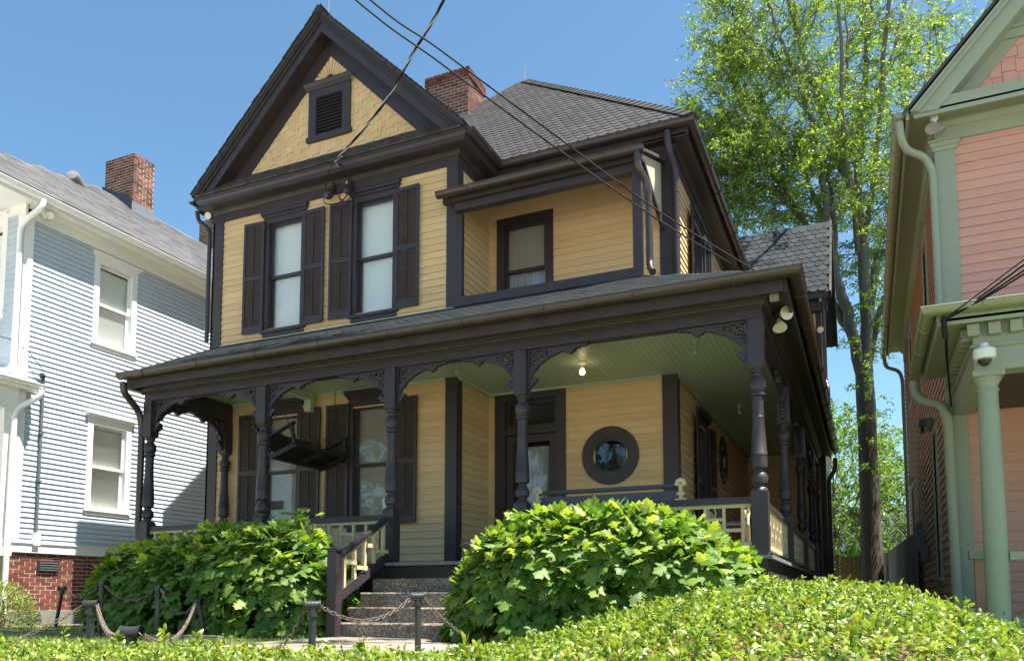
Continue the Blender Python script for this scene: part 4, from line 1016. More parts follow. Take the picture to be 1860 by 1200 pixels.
obj('capital', MB().sweep([(0,0),(.02,.01),(.03,.05),(.055,.07),(.06,.11),(.085,.12),(.085,.145),(0,.145)], [(rx-.035,ry+.1,6.34),(rx-.035,ry-.04,6.34),(rx+.22,ry-.04,6.34),(rx+.22,ry,6.34)], [(-1,0,0),(-1,-1,0),(1,-1,0),(1,0,0)], closed=True), M['green'], SH)
m = MB(); m.box(rx-.03,6,ry-.045,ry,6.485,6.75); m.box(rx-.03,rx,ry,24,6.485,6.75); obj('frieze_board', m, M['green'], SH)
m = MB(); m.sweep(cm, [(rx-.03,24,6.75),(rx-.03,ry-.045,6.75),(6,ry-.045,6.75)], [(-1,0,0),(-1,-1,0),(0,-1,0)]); obj('bed_moulding', m, M['green'], SH)
m = MB(); m.box(.72,6,12.05,ry,6.75,6.78); m.box(.72,rx,ry,24,6.751,6.78); obj('soffit', m, M['greengut'], SH)
m = MB(); m.box(.80,6,12.05,12.09,6.69,6.87); m.box(.70,.74,12.0,24,6.66,6.80); obj('cornice_board', m, M['green'], SH)
m = MB(); m.sweep([(0,0),(.03,.0),(.05,.03),(.05,.045),(0,.045)], [(1.0,12.09,6.87),(6,12.09,6.87)], [(0,-1,0),(0,-1,0)], closed=True); m.box(1.0,6,12.09,12.45,6.872,6.90); obj('cornice_moulding', m, M['green'], SH)
gutter(SH, [(.70,11.95,6.76),(.70,24.3,6.76)], [(-1,0,0),(-1,0,0)], M['greengut'], r=.082, straps=.62)
AR = 3.3; sl = 1.12
zo = lambda x: 6.74 + sl*(x-.75)
def rakeS(o0, o1, y0, y1, mat, name):
    """band between the outer line lowered by o0 and by o1 (vertical)"""
    za = zo(AR); m = MB(); m.prism([(AR,za-o0),(AR,za-o1),(.75+o1/sl,6.74),(.75+o0/sl,6.74)], (0,y0,0), (1,0,0), (0,0,1), (0,1,0), y1-y0)
    m2 = MB(); m2.prism([(AR,za-o1),(AR,za-o0),(2*AR-.75-o0/sl,6.74),(2*AR-.75-o1/sl,6.74)], (0,y0,0), (1,0,0), (0,0,1), (0,1,0), y1-y0)
    obj(name, m, mat, SH); obj(name, m2, mat, SH)
rakeS(.02,.40,12.02,12.06,M['green'],'rake_board'); rakeS(.02,.13,11.96,12.019,M['green'],'rake_crown'); rakeS(.0,.05,11.93,11.959,M['green'],'rake_crown'); rakeS(.34,.38,12.061,12.40,M['green'],'rake_soffit')
rakeS(.38,.62,12.36,12.399,M['green'],'rake_frieze')
m = MB(); m.add([(.66,11.92,6.74),(AR,11.92,zo(AR)+.1),(AR,24.4,zo(AR)+.1),(.66,24.4,6.74),(.66,11.92,6.68),(AR,11.92,zo(AR)+.03),(2*AR-.66,11.92,6.74),(2*AR-.66,24.4,6.74)], [(0,1,2,3),(0,4,5,1),(1,6,7,2)]); obj('roof', m, M['shingle_s'], SH)
gwS = obj('gable_wall', MB().add([(.9,12.41,6.8),(2*AR-.9,12.41,6.8),(AR,12.41,zo(AR)-.1)], [(0,1,2)]), M['pink'], SH)
z = 6.86; r = 0
while z < 8.6:
    x = .95 - (.1 if r % 2 else 0); k = 0
    while x < 2.9:
        w = [.17,.13,.19,.15][(k+r*3) % 4]; zb = z - [0,.04,0,.055][(k+r) % 4]
        if z+.1 < zo(x+w/2)-.42: obj('shingle', MB().add([(x+.003,12.38,zb),(x+w-.003,12.38,zb),(x+w-.003,12.402,z+.25),(x+.003,12.402,z+.25),(x+.003,12.41,zb),(x+w-.003,12.41,zb),(x+w-.003,12.41,z+.25),(x+.003,12.41,z+.25)], [(0,1,2,3),(0,4,5,1),(1,5,6,2),(3,7,4,0)]), M['pink'], gwS)
        x += w; k += 1
    z += .20; r += 1
obj('gable_band', MB().box(1.9,5,12.33,12.41,7.70,7.82).box(1.85,5,12.30,12.41,7.82,7.86), M['green'], SH)
downspout(SH, [(.62,12.05,6.68),(.63,12.08,6.46),(.70,12.2,6.33),(.95,12.36,6.25),(1.04,12.42,6.05),(1.045,12.43,3.25)], .050, M['green'])
downspout(SH, [(.62,24.1,6.65),(.64,24.1,6.4),(.98,24.1,6.25),(1.05,24.1,6.0),(1.05,24.1,-.3)], .05, M['greengut'])
# porch
gutter(SH, [(.80,12.75,3.21),(.80,9.90,3.21),(6,9.90,3.21)], [(-1,0,0),(-1,-1,0),(0,-1,0)], M['greengut'], r=.082, straps=.75)
m = MB(); m.box(.80,6,9.90,12.45,3.07,3.10); m.box(.80,.83,9.92,12.5,3.03,3.2); m.box(.83,6,9.90,9.93,3.03,3.2); obj('porch_soffit', m, M['green'], SH)
m = MB(); m.add([(.74,9.82,3.23),(6,9.82,3.23),(6,ry,4.05),(1.6,ry,4.05),(.74,12.75,3.23)], [(0,1,2,3,4)]); obj('porch_roof', m, M['shingle_s'], SH)
m = MB(); m.box(1.16,6,10.08,10.34,2.52,3.07); m.box(1.16,1.40,10.34,12.46,2.52,3.07); m.box(1.13,6,10.05,10.36,2.78,2.81); m.box(1.13,1.16,10.36,12.46,2.78,2.81); obj('entablature', m, M['green'], SH)
for i in range(13): obj('dentil', MB().box(1.10+i*.205,1.215+i*.205,9.98,10.079,2.90,3.03), M['green'], SH)
for i in range(1, 12): obj('dentil', MB().box(1.06,1.159,9.98+i*.205,10.095+i*.205,2.90,3.03), M['green'], SH)
J = MB(); y = 10.36
while y < ry-.08: J.box(1.41,6,y,y+.086,2.56,2.58); y += .09
obj('ceiling_boards', J, M['shut'], SH, kind='stuff')
colm = MB().lathe([(.145,-.49),(.145,-.40),(.15,-.37),(.135,-.33),(.118,-.30),(.120,0),(.118,.8),(.106,1.9),(.100,2.30),(.112,2.31),(.112,2.33),(.102,2.34),(.102,2.37),(.125,2.41),(.140,2.44),(.142,2.455)], (0,0,0), 28).mesh('porch_column', M['green'], 35)
for i, x in enumerate((1.295, 3.6)):
    cc = obj('porch_column', colm, None, SH, matrix=Matrix.Translation((x,10.21,0))); 
    obj('abacus', MB().box(-.155,.155,-.155,.155,2.456,2.519), M['green'], cc); obj('plinth', MB().box(-.165,.165,-.165,.165,-.55,-.47), M['green'], cc)
obj('half_wall', MB().box(1.13,1.45,10.62,10.74,-.4,.46), M['pinkshade'], SH); obj('wall_cap', MB().box(1.08,1.50,10.58,10.78,.46,.56), M['green'], SH)
m = MB(); m.bar((1.42,10.21,.47),(3.5,10.21,.47),.08,.09); m.bar((1.42,10.21,-.25),(3.5,10.21,-.25),.08,.09); rl = obj('railing', m, M['green'], SH)
for i in range(9): obj('baluster', MB().box(1.62+i*.2,1.66+i*.2,10.19,10.23,-.2,.43), M['green'], rl)
obj('porch_deck', MB().box(1.05,6,10.0,ry-.05,-.60,-.45), M['porchfloor'], SH)
downspout(SH, [(.70,12.66,3.10),(.70,12.64,2.92),(.80,12.5,2.76),(1.0,12.36,2.68),(1.075,12.34,2.45),(1.09,12.33,-.4)], .065, M['green'])
for y0,y1,z0,z1 in ((18.9,19.5,1.3,1.62),(18.2,18.9,.95,1.28),(17.3,17.9,.75,1.05)): obj('utility_box', MB().box(rx-.14,rx-.03,y0,y1,z0,z1), M['boxgrey'], SH)
for y in (17.6,18.5,19.2): obj('conduit', MB().tube([(rx-.05,y,1.3),(rx-.05,y-.1,3.9)], .012, 6), M['greengut'], SH)
obj('wall_lamp', MB().box(rx-.2,rx-.02,15.6,15.9,3.05,3.15).lathe([(.02,0),(.06,-.12)], (rx-.15,15.75,3.05), 10), M['iron'], SH)
flood(SH, (1.07,12.25,6.75), [(-.25,-.5,-.9),(.35,.1,-.9)], s=1.1, base=M['white'], mat='steel')
# security camera
SC = thing('security_camera', 'white dome security camera hanging on the sage green porch beam above the column', 'camera', (1.25,9.98,2.72))
obj('housing', MB().lathe([(.04,.09),(.045,.06),(.03,.04),(.10,.03),(.112,.015),(.112,-.065),(.10,-.085),(.07,-.09)], (1.25,9.96,2.70), 26), M['camwhite'], SC, smooth=35)
obj('bracket', MB().box(1.22,1.28,9.96,10.079,2.72,2.80), M['camwhite'], SC)
obj('dome', MB().lathe([(.068,-.085),(.066,-.11),(.050,-.14),(.025,-.158),(.001,-.163)], (1.25,9.96,2.70), 20), M['iron'], SC, smooth=60)
# dark chair on the salmon porch
CH = thing('porch_chair', 'dark green slatted chair on the porch behind the sage green railing', 'chair', (1.95,10.75,-.45))
for x in (1.72,2.18):
    obj('leg', MB().bar((x,10.6,-.45),(x,10.62,.18),.04,.04), M['iron'], CH); obj('leg', MB().bar((x,11.0,-.45),(x,11.12,.62),.04,.04), M['iron'], CH); obj('arm', MB().bar((x,10.55,.19),(x,11.05,.17),.06,.03), M['iron'], CH)
obj('seat', MB().box(1.70,2.20,10.58,11.02,-.05,-.01), M['iron'], CH)
for i in range(5): obj('slat', MB().bar((1.72,11.03+i*.02,.08+i*.1),(2.18,11.03+i*.02,.08+i*.1),.015,.06), M['iron'], CH)

# ================================================================== FENCES, BACK BUILDING
F = thing('board_fence', 'grey weathered board fence running back beside the salmon house', 'fence', (.9,24,G0))
a, b = Vector((.98,19.4,0)), Vector((.47,29.2,0)); d = (b-a); n = 66
obj('fence_rail', MB().bar(a+Vector((.05,0,1.1)), b+Vector((.05,0,1.1)), .04,.09), M['plank'], F); obj('fence_rail', MB().bar(a+Vector((.05,0,0)), b+Vector((.05,0,0)), .04,.09), M['plank'], F)
for i in range(n):
    c = a + d*((i+.5)/n); t = 1.42 + R(-.03,.03)
    obj('plank', MB().bar(c+Vector((R(-.005,.005),0,G0)), c+Vector((R(-.005,.005),R(-.01,.01),t)), .022,.138, up=d), M['plank'], F)
F = thing('wooden_gate', 'low brown wooden gate between two posts beside the tree trunk', 'gate', (-.5,28,G0))
for x in (-.92,.02): obj('gate_post', MB().box(x,x+.10,27.9,28.0,G0,1.45), M['plank2'], F)
for i in range(6): obj('plank', MB().box(-.78+i*.13,-.66+i*.13,28.02,28.04,G0+.1,1.36+R(-.03,.03)), M['plank2'], F)
obj('gate_rail', MB().box(-.80,.0,27.97,28.02,.55,.67).box(-.8,0,27.97,28.02,-.2,-.08), M['plank2'], F)
single('bollard', MB().lathe([(.05,G0),(.05,.75),(.08,.76),(.09,.80),(.09,.95),(.06,1.0)], (-1.12,26.8,0), 14), M['camwhite'], 'white capped pipe standing at the corner of the yellow house rear wing', 'pipe')
BB = thing('back_building', 'dark green low building seen through the foliage behind the trees', 'building', (0,46,G0))
siding(BB, 'Y', 46, -1, -8, 9, G0, 2.6, .3, M['flash'], joined=True)
obj('roof', MB().add([(-9,45.5,2.5),(10,45.5,2.5),(10,49,5.2),(-9,49,5.2)], [(0,1,2,3)]), M['flash'], BB)
obj('wall', MB().box(-8,9,46.05,46.2,G0,2.6), M['flash'], BB)

# ================================================================== PORCH SWING, BENCHES, NOTICES
S = thing('porch_swing', 'black slatted porch swing hoisted on chains high under the mint ceiling', 'swing', (-8.35,10.62,2.36))
S.rotation_euler = (rad(-19), 0, rad(90))
xa, xb, yf, yb, zs = -9.02, -7.68, 10.37, 10.87, 2.37
SW = Matrix.Translation(S.location) @ Matrix.Rotation(rad(90), 4, 'Z') @ Matrix.Rotation(rad(-19), 4, 'X') @ Matrix.Translation(-S.location)
SWI = SW.inverted()
for y in (yf, yb): obj('seat_frame', MB().box(xa,xb,y,y+.05,zs-.06,zs), M['swing'], S)
for x in (xa, (xa+xb)/2, xb-.05): obj('seat_support', MB().box(x,x+.05,yf+.05,yb,zs-.06,zs-.002), M['swing'], S)
for i in range(7): obj('slat', MB().box(xa+.0,xb-.0,yf+.01+i*.078,yf+.065+i*.078,zs,zs+.018), M['swing'], S)
for i in range(7): obj('back_slat', MB().bar((xa,yb+.03+i*.022,zs+.10+i*.068),(xb,yb+.03+i*.022,zs+.10+i*.068),.018,.048), M['swing'], S)
for x in (xa+.03, (xa+xb)/2, xb-.03): obj('back_post', MB().bar((x,yb+.05,zs-.02),(x,yb+.22,zs+.60),.05,.03), M['swing'], S)
for x in (xa-.02, xb+.02):
    obj('arm', MB().bar((x,yf-.08,zs+.30),(x,yb+.14,zs+.27),.075,.03), M['swing'], S); obj('arm_post', MB().bar((x,yf+.03,zs-.03),(x,yf-.02,zs+.29),.05,.05), M['swing'], S)
def link_mesh(L, w, t):
    m = MB(); n = 10; pts = []
    for i in range(n):
        a = 2*PI*i/n; x = math.cos(a)*(w/2-t/2); y = math.sin(a)*(w/2-t/2); y += (L/2-w/2)*(1 if y > 0 else -1); pts.append((x, y, 0))
    return m.tube(pts, t/2, 5, cap=False, closed=True)
def hang_chain(parent, a, b, me, L, sag=0, name='link', pre=None):
    a = Vector(a); b = Vector(b); n0 = 60; P = []
    for i in range(n0+1):
        t = i/n0; p = a.lerp(b, t); p.z -= sag*4*t*(1-t); P.append(p)
    S_ = [0]
    for i in range(n0): S_.append(S_[-1] + (P[i+1]-P[i]).length)
    n = max(2, int(round(S_[-1]/L))); k = 0; roll = 0
    for i in range(n):
        t = S_[-1]*(i+.5)/n
        while S_[k+1] < t and k < n0-1: k += 1
        f = (t-S_[k])/max(1e-6, S_[k+1]-S_[k]); p = P[k].lerp(P[k+1], f); d = (P[k+1]-P[k]).normalized()
        q = d.to_track_quat('Y', 'Z').to_matrix().to_4x4() @ Matrix.Rotation(rad(90*(i % 2) + 45 + R(-12,12)), 4, 'Y')
        obj(name, me, None, parent, matrix=(Matrix.Translation(p) @ q) if pre is None else pre @ Matrix.Translation(p) @ q)
lk = link_mesh(.055,.030,.008).mesh('link', M['iron'])
for x in (xa-.02, xb+.02):
    f_ = SW @ Vector((x,yf,zs)); r_ = SW @ Vector((x,yb+.12,zs+.27)); t_ = Vector(((f_.x+r_.x)/2+.05, f_.y, 3.05))
    hang_chain(S, t_, (t_.x, t_.y, 3.62), lk, .042, pre=SWI); hang_chain(S, f_, t_, lk, .042, pre=SWI); hang_chain(S, r_, t_, lk, .042, pre=SWI)
def bench(name, label, x0, x1, y, arms=True, back=True, rot=0):
    b = thing(name, label, 'bench', ((x0+x1)/2, y, .5))
    if back:
        obj('back_rail', MB().tube([(x0,y,1.40),(x1,y,1.40)], .03, 8), M['bench'], b); obj('back_plank', MB().box(x0,x1,y-.01,y+.02,1.18,1.34), M['bench'], b); obj('back_plank', MB().box(x0,x1,y+.02,y+.045,.98,1.13), M['bench'], b)
    for i in range(5): obj('seat_slat', MB().box(x0,x1,y+.08+i*.08,y+.145+i*.08,.93,.955), M['bench'], b)
    for x in (x0+.0, x1-.0):
        m = MB()
        if back:
            # cast finial with lobes
            for k in range(5):
                a = PI*k/4; m.lathe([(.001,-.012),(.028,-.010),(.028,.010),(.001,.012)], (x+.045*math.cos(a), y-.03, 1.42+.045*math.sin(a)), 10, (0,1,0))
            m.box(x-.022,x+.022,y-.045,y-.012,1.24,1.42); m.box(x-.07,x+.07,y-.047,y-.013,1.20,1.235); m.box(x-.05,x+.05,y-.046,y-.014,1.28,1.31)
        obj('iron_end', m, M['cream'], b) if back else None
        for (p, q) in (((x,y,.5),(x,y+.02,1.2)), ((x,y+.5,.5),(x,y+.42,.93))): obj('leg', MB().bar(p,q,.045,.03), M['cream'], b)
        if arms:
            pts = [(x,y+.02,1.15+.0)] + [(x, y+.10+.40*t, 1.15+.05*math.sin(t*PI)) for t in (0,.2,.4,.6,.8,1)] + [(x,y+.56,1.10),(x,y+.53,1.05),(x,y+.48,1.06),(x,y+.44,.93)]
            obj('arm', MB().tube(pts, .018, 8), M['cream'], b, smooth=60)
            obj('scroll', MB().tube([(x,y+.25+.09*math.cos(a/3)*(1-a/16),1.03+.08*math.sin(a/3)*(1-a/16)) for a in range(0,15)], .012, 6), M['cream'], b)
    return b
bench('garden_bench', 'grey wooden bench with cream cast iron ends behind the porch railing', -3.99, -2.08, 9.86)
b2 = bench('garden_bench', 'cream cast iron armed bench by the right corner post of the porch', -1.78, -1.36, 9.95, back=False)
def notice(name, label, c, z, w, h, em=True):
    t = thing(name, label, 'notice', (c, W, z)); y = W+.097
    obj('sheet', MB().box(c-w/2,c+w/2,y-.002,y,z-h/2,z+h/2), M['paper'], t)
    if em:
        pts = [(-.025,.04),(0,.048),(.025,.04),(.026,0),(.012,-.035),(0,-.05),(-.012,-.035),(-.026,0)]
        obj('emblem', MB().prism([(p[0]*1.0,p[1]*1.0) for p in pts], (c, y-.004, z), (1,0,0), (0,0,1), (0,1,0), .0015), M['emblem'], t)
        obj('emblem_mark', MB().prism([(-.012,-.02),(.012,-.02),(.006,.02),(-.004,.026)], (c, y-.006, z), (1,0,0), (0,0,1), (0,1,0), .001), M['cream'], t)
notice('window_notice', 'white notice with a brown arrowhead emblem in the right lower window', -7.44, 1.61, .17, .20)
single('window_sign', MB().box(-9.95,-9.66,W+.094,W+.097,1.62,1.78), M['shut'], 'small dark sign in the lower left window behind the bush', 'sign')

# ================================================================== CABLES AND SERVICE DROP
def curve_pts(P, n=10):
    P = [Vector(p) for p in P]; out = []
    for i in range(len(P)-1):
        p0 = P[max(i-1,0)]; p1 = P[i]; p2 = P[i+1]; p3 = P[min(i+2,len(P)-1)]
        for k in range(n):
            t = k/n; out.append(.5*((2*p1) + (p2-p0)*t + (2*p0-5*p1+4*p2-p3)*t*t + (3*p1-p0-3*p2+p3)*t**3))
    out.append(P[-1]); return out
wA = [(-.89,9.35,3.55),(-1.93,8.34,4.09),(-2.84,7.38,4.67),(-3.59,6.39,5.13),(-4.12,5.61,5.45),(-5.4,3.6,6.5)]
wB = [(-.86,9.34,3.60),(-1.93,8.34,4.19),(-2.84,7.38,4.80),(-3.59,6.39,5.26),(-4.06,5.67,5.52),(-5.3,3.6,6.6)]
single('overhead_cable', MB().tube(curve_pts(wA), .0085, 6), M['cable'], 'lower of the two thin cables running to the right corner of the porch roof', 'cable', 'overhead cables')
single('overhead_cable', MB().tube(curve_pts(wB), .0085, 6), M['cable'], 'upper of the two thin cables running to the right corner of the porch roof', 'cable', 'overhead cables')
obj('cable_hook', MB().tube([(-.89,9.35,3.55),(-.88,9.42,3.52),(-.88,9.5,3.5)], .02, 6).box(-.93,-.83,9.44,9.52,3.44,3.53), M['steel'], H)
sv = curve_pts([(-8.23,10.95,7.58),(-7.69,10.70,7.66),(-6.8,10.33,7.93),(-5.98,9.81,8.16),(-5.11,9.22,8.36),(-4.1,8.2,8.6)], 26)
SD = thing('service_drop', 'twisted black power cable crossing in front of the gable to the eave', 'cable', (-8.23,10.95,7.58))
for ph in (0, 2.09, 4.19):
    pts = []; s_ = 0
    for i, p in enumerate(sv):
        d = (sv[min(i+1,len(sv)-1)] - sv[max(i-1,0)]).normalized(); a = d.orthogonal().normalized(); b_ = d.cross(a)
        if i: s_ += (sv[i]-sv[i-1]).length
        pts.append(p + (a*math.cos(ph+s_*9) + b_*math.sin(ph+s_*9))*.012)
    obj('strand', MB().tube(pts, .011, 6), M['cable'] if ph else M['steel'], SD)
for k, P in enumerate([[(-8.23,10.95,7.58),(-8.45,11.05,7.45),(-8.62,11.2,7.25),(-8.66,11.22,7.08),(-8.55,11.18,6.98),(-8.30,11.14,6.92),(-8.16,11.14,6.98),(-8.10,11.16,7.08)],
          [(-8.20,10.98,7.58),(-8.13,11.02,7.44),(-8.20,11.08,7.30),(-8.30,11.12,7.16),(-8.24,11.1,7.0),(-8.10,11.1,6.90),(-8.0,11.12,7.0),(-8.08,11.14,7.14),(-8.14,11.18,7.2)],
          [(-8.20,10.98,7.58),(-8.02,11.03,7.4),(-8.03,11.08,7.28),(-8.12,11.1,7.18),(-8.22,11.1,7.04),(-8.18,11.1,6.9),(-8.02,11.08,6.86),(-7.94,11.1,6.96),(-8.02,11.14,7.12)]]):
    obj('loop', MB().tube(curve_pts(P, 8), .009, 6), M['cable'], SD)
obj('splice', MB().tube([(-8.06,11.09,7.25),(-8.09,11.095,7.215)], .013, 6), M['cream'], SD)
obj('clamp', MB().tube([(-8.23,10.95,7.58),(-8.05,10.88,7.60)], .02, 8).tube([(-8.26,11.1,7.56),(-8.22,10.94,7.57)], .012, 6), M['steel'], SD)
for x, dx, g_ in ((-8.55,-.10,0),(-8.18,.10,1)):
    o = obj('weatherhead', MB().lathe([(.03,-.10),(.035,0),(.05,.05),(.082,.11),(.085,.16),(.06,.22),(.02,.24)], (x,11.34,7.30), 18, (dx*2.2,-.9,-1.0)), M['trim'], None, smooth=40)
    o['label'] = 'dark pear-shaped cable head under the eave, %s of the pair' % ('left' if g_ == 0 else 'right'); o['category'] = 'cable head'; o['group'] = 'cable heads under the gable eave'
    obj('mast', MB().tube([(x,11.33,7.30),(x+.0,11.345,7.47)], .03, 8), M['trim'], o)
single('service_cable', MB().tube(curve_pts([(-14.9,8.6,5.05),(-14.55,9.3,4.85),(-14.37,9.50,4.78),(-14.22,9.72,4.60),(bx+.12,10.02,4.30)]), .008, 6), M['cable'], 'thin grey wire reaching the conduit on the blue house', 'cable')
CB = thing('black_cable', 'black cable bundle crossing to the corner of the sage green porch gutter', 'cable', (.9,9.9,3.2))
for k, dz in ((0,0),(1,.03),(2,-.02)): obj('strand', MB().tube(curve_pts([(.86,9.80+.01*k,3.06),(1.25,9.72,3.24+dz),(1.62,9.55,3.42+dz*2),(2.5,9.1,3.85+dz*4)]), .010, 6), M['cable'], CB)
obj('strand', MB().tube(curve_pts([(.86,9.80,3.06),(1.25,9.66,3.30),(1.62,9.5,3.52),(2.5,9.05,4.0)]), .007, 6), M['cable'], CB)
for k in range(3): obj('drop_strand', MB().tube(curve_pts([(.86+.01*k,9.80,3.06),(.88,9.86,2.95),(.93,10.4+.05*k,2.92),(1.02,11.4,2.90),(1.12,12.3,2.62)]), .012, 6), M['cable'], CB)
obj('tie', MB().tube([(.86,9.79,3.10),(.86,9.80,2.98),(.87,9.82,2.86)], .03, 6), M['cable'], CB)

# ================================================================== CHAIN FENCE
posts = [ # x, y, top z, lean(dx, dy), tee axis angle, label
 (-12.38,9.15,.17,(.12,.02),20,'leaning iron post at the far left by the brick foundation'),
 (-8.91,7.20,.17,(.02,0),0,'upright iron post second from the left in the back row'),
 (-6.05,4.80,-.05,(.0,.0),25,'black iron post front left with rusty chains to both sides'),
 (-8.12,7.38,.12,(.0,0),0,'upright iron post before the middle of the left bush'),
 (-7.60,7.68,-.03,(-.10,-.04),0,'iron post leaning left before the left bush'),
 (-3.76,3.24,-.19,(.0,0),20,'nearest low iron post with a large tee, at the hedge edge'),
 (-3.93,5.05,-.05,(.01,0),35,'black iron post in front of the brown stair newel'),
 (-3.72,6.30,.02,(-.01,0),30,'slim iron post standing on the walk before the steps')]
tees = []
for i, (x, y, zt, ln, ang, lab) in enumerate(posts):
    t = thing('chain_post', lab, 'post', (x, y, G0), 'iron chain posts on the front lawn')
    top = Vector((x+ln[0], y+ln[1], zt)); ax = Vector((math.cos(rad(ang)), math.sin(rad(ang)), 0))
    obj('pipe', MB().tube([(x,y,G0-.1), top-Vector((0,0,.03))], .029, 14), M['iron'], t, smooth=40)
    m = MB(); a, b = top-ax*.058, top+ax*.058
    m.tube([a, top-ax*.045, top-ax*.0449, top+ax*.0449, top+ax*.045, b], [.043,.043,.037,.037,.043,.043], 16, cap=False)
    m.tube([b, a], [.03,.03], 14, cap=False)
    m.tube([top-Vector((0,0,.085)), top-Vector((0,0,.06)), top-Vector((0,0,.059)), top-Vector((0,0,.02))], [.040,.040,.034,.034], 16)
    obj('tee', m, M['iron'], t, smooth=40)
    tees.append((top-ax*.05, top+ax*.05))
big = link_mesh(.062,.040,.0095).mesh('link', M['rust']); sml = link_mesh(.055,.034,.0085).mesh('link', M['rust'])
def chain(lab, a, b, sag, me=sml, L=.043):
    c = thing('chain', lab, 'chain', tuple(a), 'rusty chains between the iron posts'); hang_chain(c, a, b, me, L, sag)
chain('rusty chain from the far left leaning post, behind the others', tees[0][1], tees[1][0], .14)
chain('deep hanging chain between the two back row posts', tees[1][1], tees[3][0], .16)
chain('rusty chain from the middle post to the post leaning left', tees[3][1], tees[4][0], .22)
chain('heavy rusty chain falling from the front left post to the frame edge', tees[2][0], (-6.75,4.05,-.50), .06, big, .048)
chain('heavy rusty chain between front left post and nearest low tee', tees[2][1], tees[5][0], .10, big, .048)
chain('rusty chain rising from the low tee to the leaning post', tees[5][1], tees[4][0]+Vector((.02,-.02,0)), .22, big, .048)
chain('rusty chain dropping left from the post before the newel', tees[6][0], (-4.35,5.05,-.40), .10, big, .048)
chain('rusty chain sagging across the foot of the steps', tees[6][1], tees[7][0], .16, big, .048)
chain('rusty chain falling right from the slim post on the walk', tees[7][1], (-3.60,7.0,-.36), .03, sml, .043)

# ================================================================== TREES
def leaf_quads(J, p, d, L, w):
    d = d.normalized(); s = d.cross(Vector((R(-1,1),R(-1,1),R(-1,1)))).normalized()
    J.add([p, p+d*L*.5+s*w/2, p+d*L, p+d*L*.5-s*w/2], [(0,1,2,3)])
LB = {
'trunk':[(0.12,27.42,-.6),(0.13,27.42,1.49),(0.14,27.43,3.23),(0.13,27.42,5.69),(0.11,27.41,6.93),(0.12,27.42,7.9)],
'l1':[(0.13,27.43,6.4),(-0.19,27.06,8.48),(-0.44,26.74,9.48),(-0.67,26.42,10.66),(-0.81,26.14,11.46),(-0.85,25.90,12.97),(-1.04,25.60,14.47),(-1.60,25.14,16.50),(-2.16,24.67,18.16),(-2.57,24.27,19.45)],
'l1b':[(-0.23,27.26,8.37),(-0.69,27.00,9.44),(-1.47,26.60,12.08),(-2.45,26.10,13.96),(-2.94,25.83,15.25),(-3.33,25.60,16.34),(-3.57,25.44,17.18),(-3.94,25.22,17.97)],
'l1c':[(-1.48,26.71,12.13),(-2.23,26.18,12.95),(-2.79,25.75,13.19),(-3.36,25.30,13.37),(-4.13,24.77,13.40),(-4.73,24.32,13.58)],
'l2':[(0.15,27.47,6.6),(0.22,27.23,10.28),(0.06,26.92,12.48),(-0.16,26.58,13.15),(-0.49,26.20,14.39),(-0.95,25.76,15.80),(-1.39,25.32,17.45),(-1.68,24.96,18.95),(-1.77,24.68,20.59)],
'l3':[(0.09,27.1,12.20),(0.18,27.39,14.04),(0.31,27.40,15.38),(0.48,27.42,17.08),(0.60,27.42,18.47),(0.89,27.49,20.36),(1.14,27.55,22.65)],
'l3b':[(0.35,27.42,15.53),(1.10,28.08,17.46),(1.70,28.58,19.13),(2.47,29.15,21.28)],
'l4':[(0.2,27.42,8.35),(0.60,27.80,10.85),(1.11,28.19,11.43),(1.77,28.65,12.35),(2.54,29.15,14.40),(3.16,29.59,16.82),(3.62,29.97,19.29)],
'l5':[(-0.30,27.1,9.0),(-0.96,27.09,12.27),(-1.22,27.11,13.18),(-1.67,27.06,14.40),(-2.24,26.95,15.42),(-2.79,26.85,16.37),(-3.30,26.77,17.24)],
'l6':[(-0.6,26.6,10.5),(-0.66,26.92,12.97),(-0.78,26.72,14.28),(-0.23,26.81,16.05),(-0.02,26.75,17.64),(-0.10,26.56,19.99)],
'l7':[(0.12,27.42,6.9),(0.67,27.69,9.28),(1.36,28.01,10.38),(2.38,28.49,11.49),(3.41,28.96,12.61)],
'l8':[(-1.9,26.3,13.6),(-2.41,26.17,14.56),(-3.21,25.69,14.87),(-4.00,25.22,15.08),(-4.54,24.86,15.38)],
'l10':[(0.15,27.3,11.0),(0.75,26.4,14.0),(1.0,24.6,16.4),(1.3,22.4,18.2),(1.0,21.2,19.0)],
'l11':[(0.1,27.0,11.0),(-.2,25.2,14.0),(-.2,23.6,16.6),(-.1,22.4,18.4)],
'l12':[(1.5,28.5,12.0),(2.6,29.0,13.2),(3.8,29.6,14.6),(4.6,30,16)],
'l16':[(-2.4,26.1,13.9),(-3.3,25.4,14.2),(-4.1,24.9,14.6),(-4.6,24.6,15.2)],
'l17':[(-1.2,26.3,12.0),(-2.2,25.6,12.4),(-3.2,25.0,12.5),(-3.9,24.6,12.9)],
'l14':[(-1.5,26.5,12.3),(-2.6,25.4,13.6),(-3.6,24.6,14.2)],
'l15':[(.9,27.9,11.2),(1.7,28.2,14.0),(2.2,28.3,16.5),(2.6,28.3,19)],
'l9':[(-0.99,25.9,16.0),(-1.68,26.14,17.17),(-2.47,25.91,17.81),(-3.17,25.42,18.44),(-3.54,25.08,19.26)],
}
r0 = {'trunk':(.31,.25),'l1':(.19,.03),'l1b':(.13,.03),'l1c':(.06,.02),'l2':(.20,.04),'l3':(.13,.03),'l3b':(.08,.02),'l4':(.15,.03),'l5':(.11,.025),'l6':(.09,.02),'l7':(.12,.03),'l8':(.05,.02),'l9':(.06,.02),'l10':(.10,.03),'l11':(.09,.03),'l12':(.06,.02),'l16':(.045,.015),'l17':(.045,.015),'l14':(.05,.02),'l15':(.08,.02)}
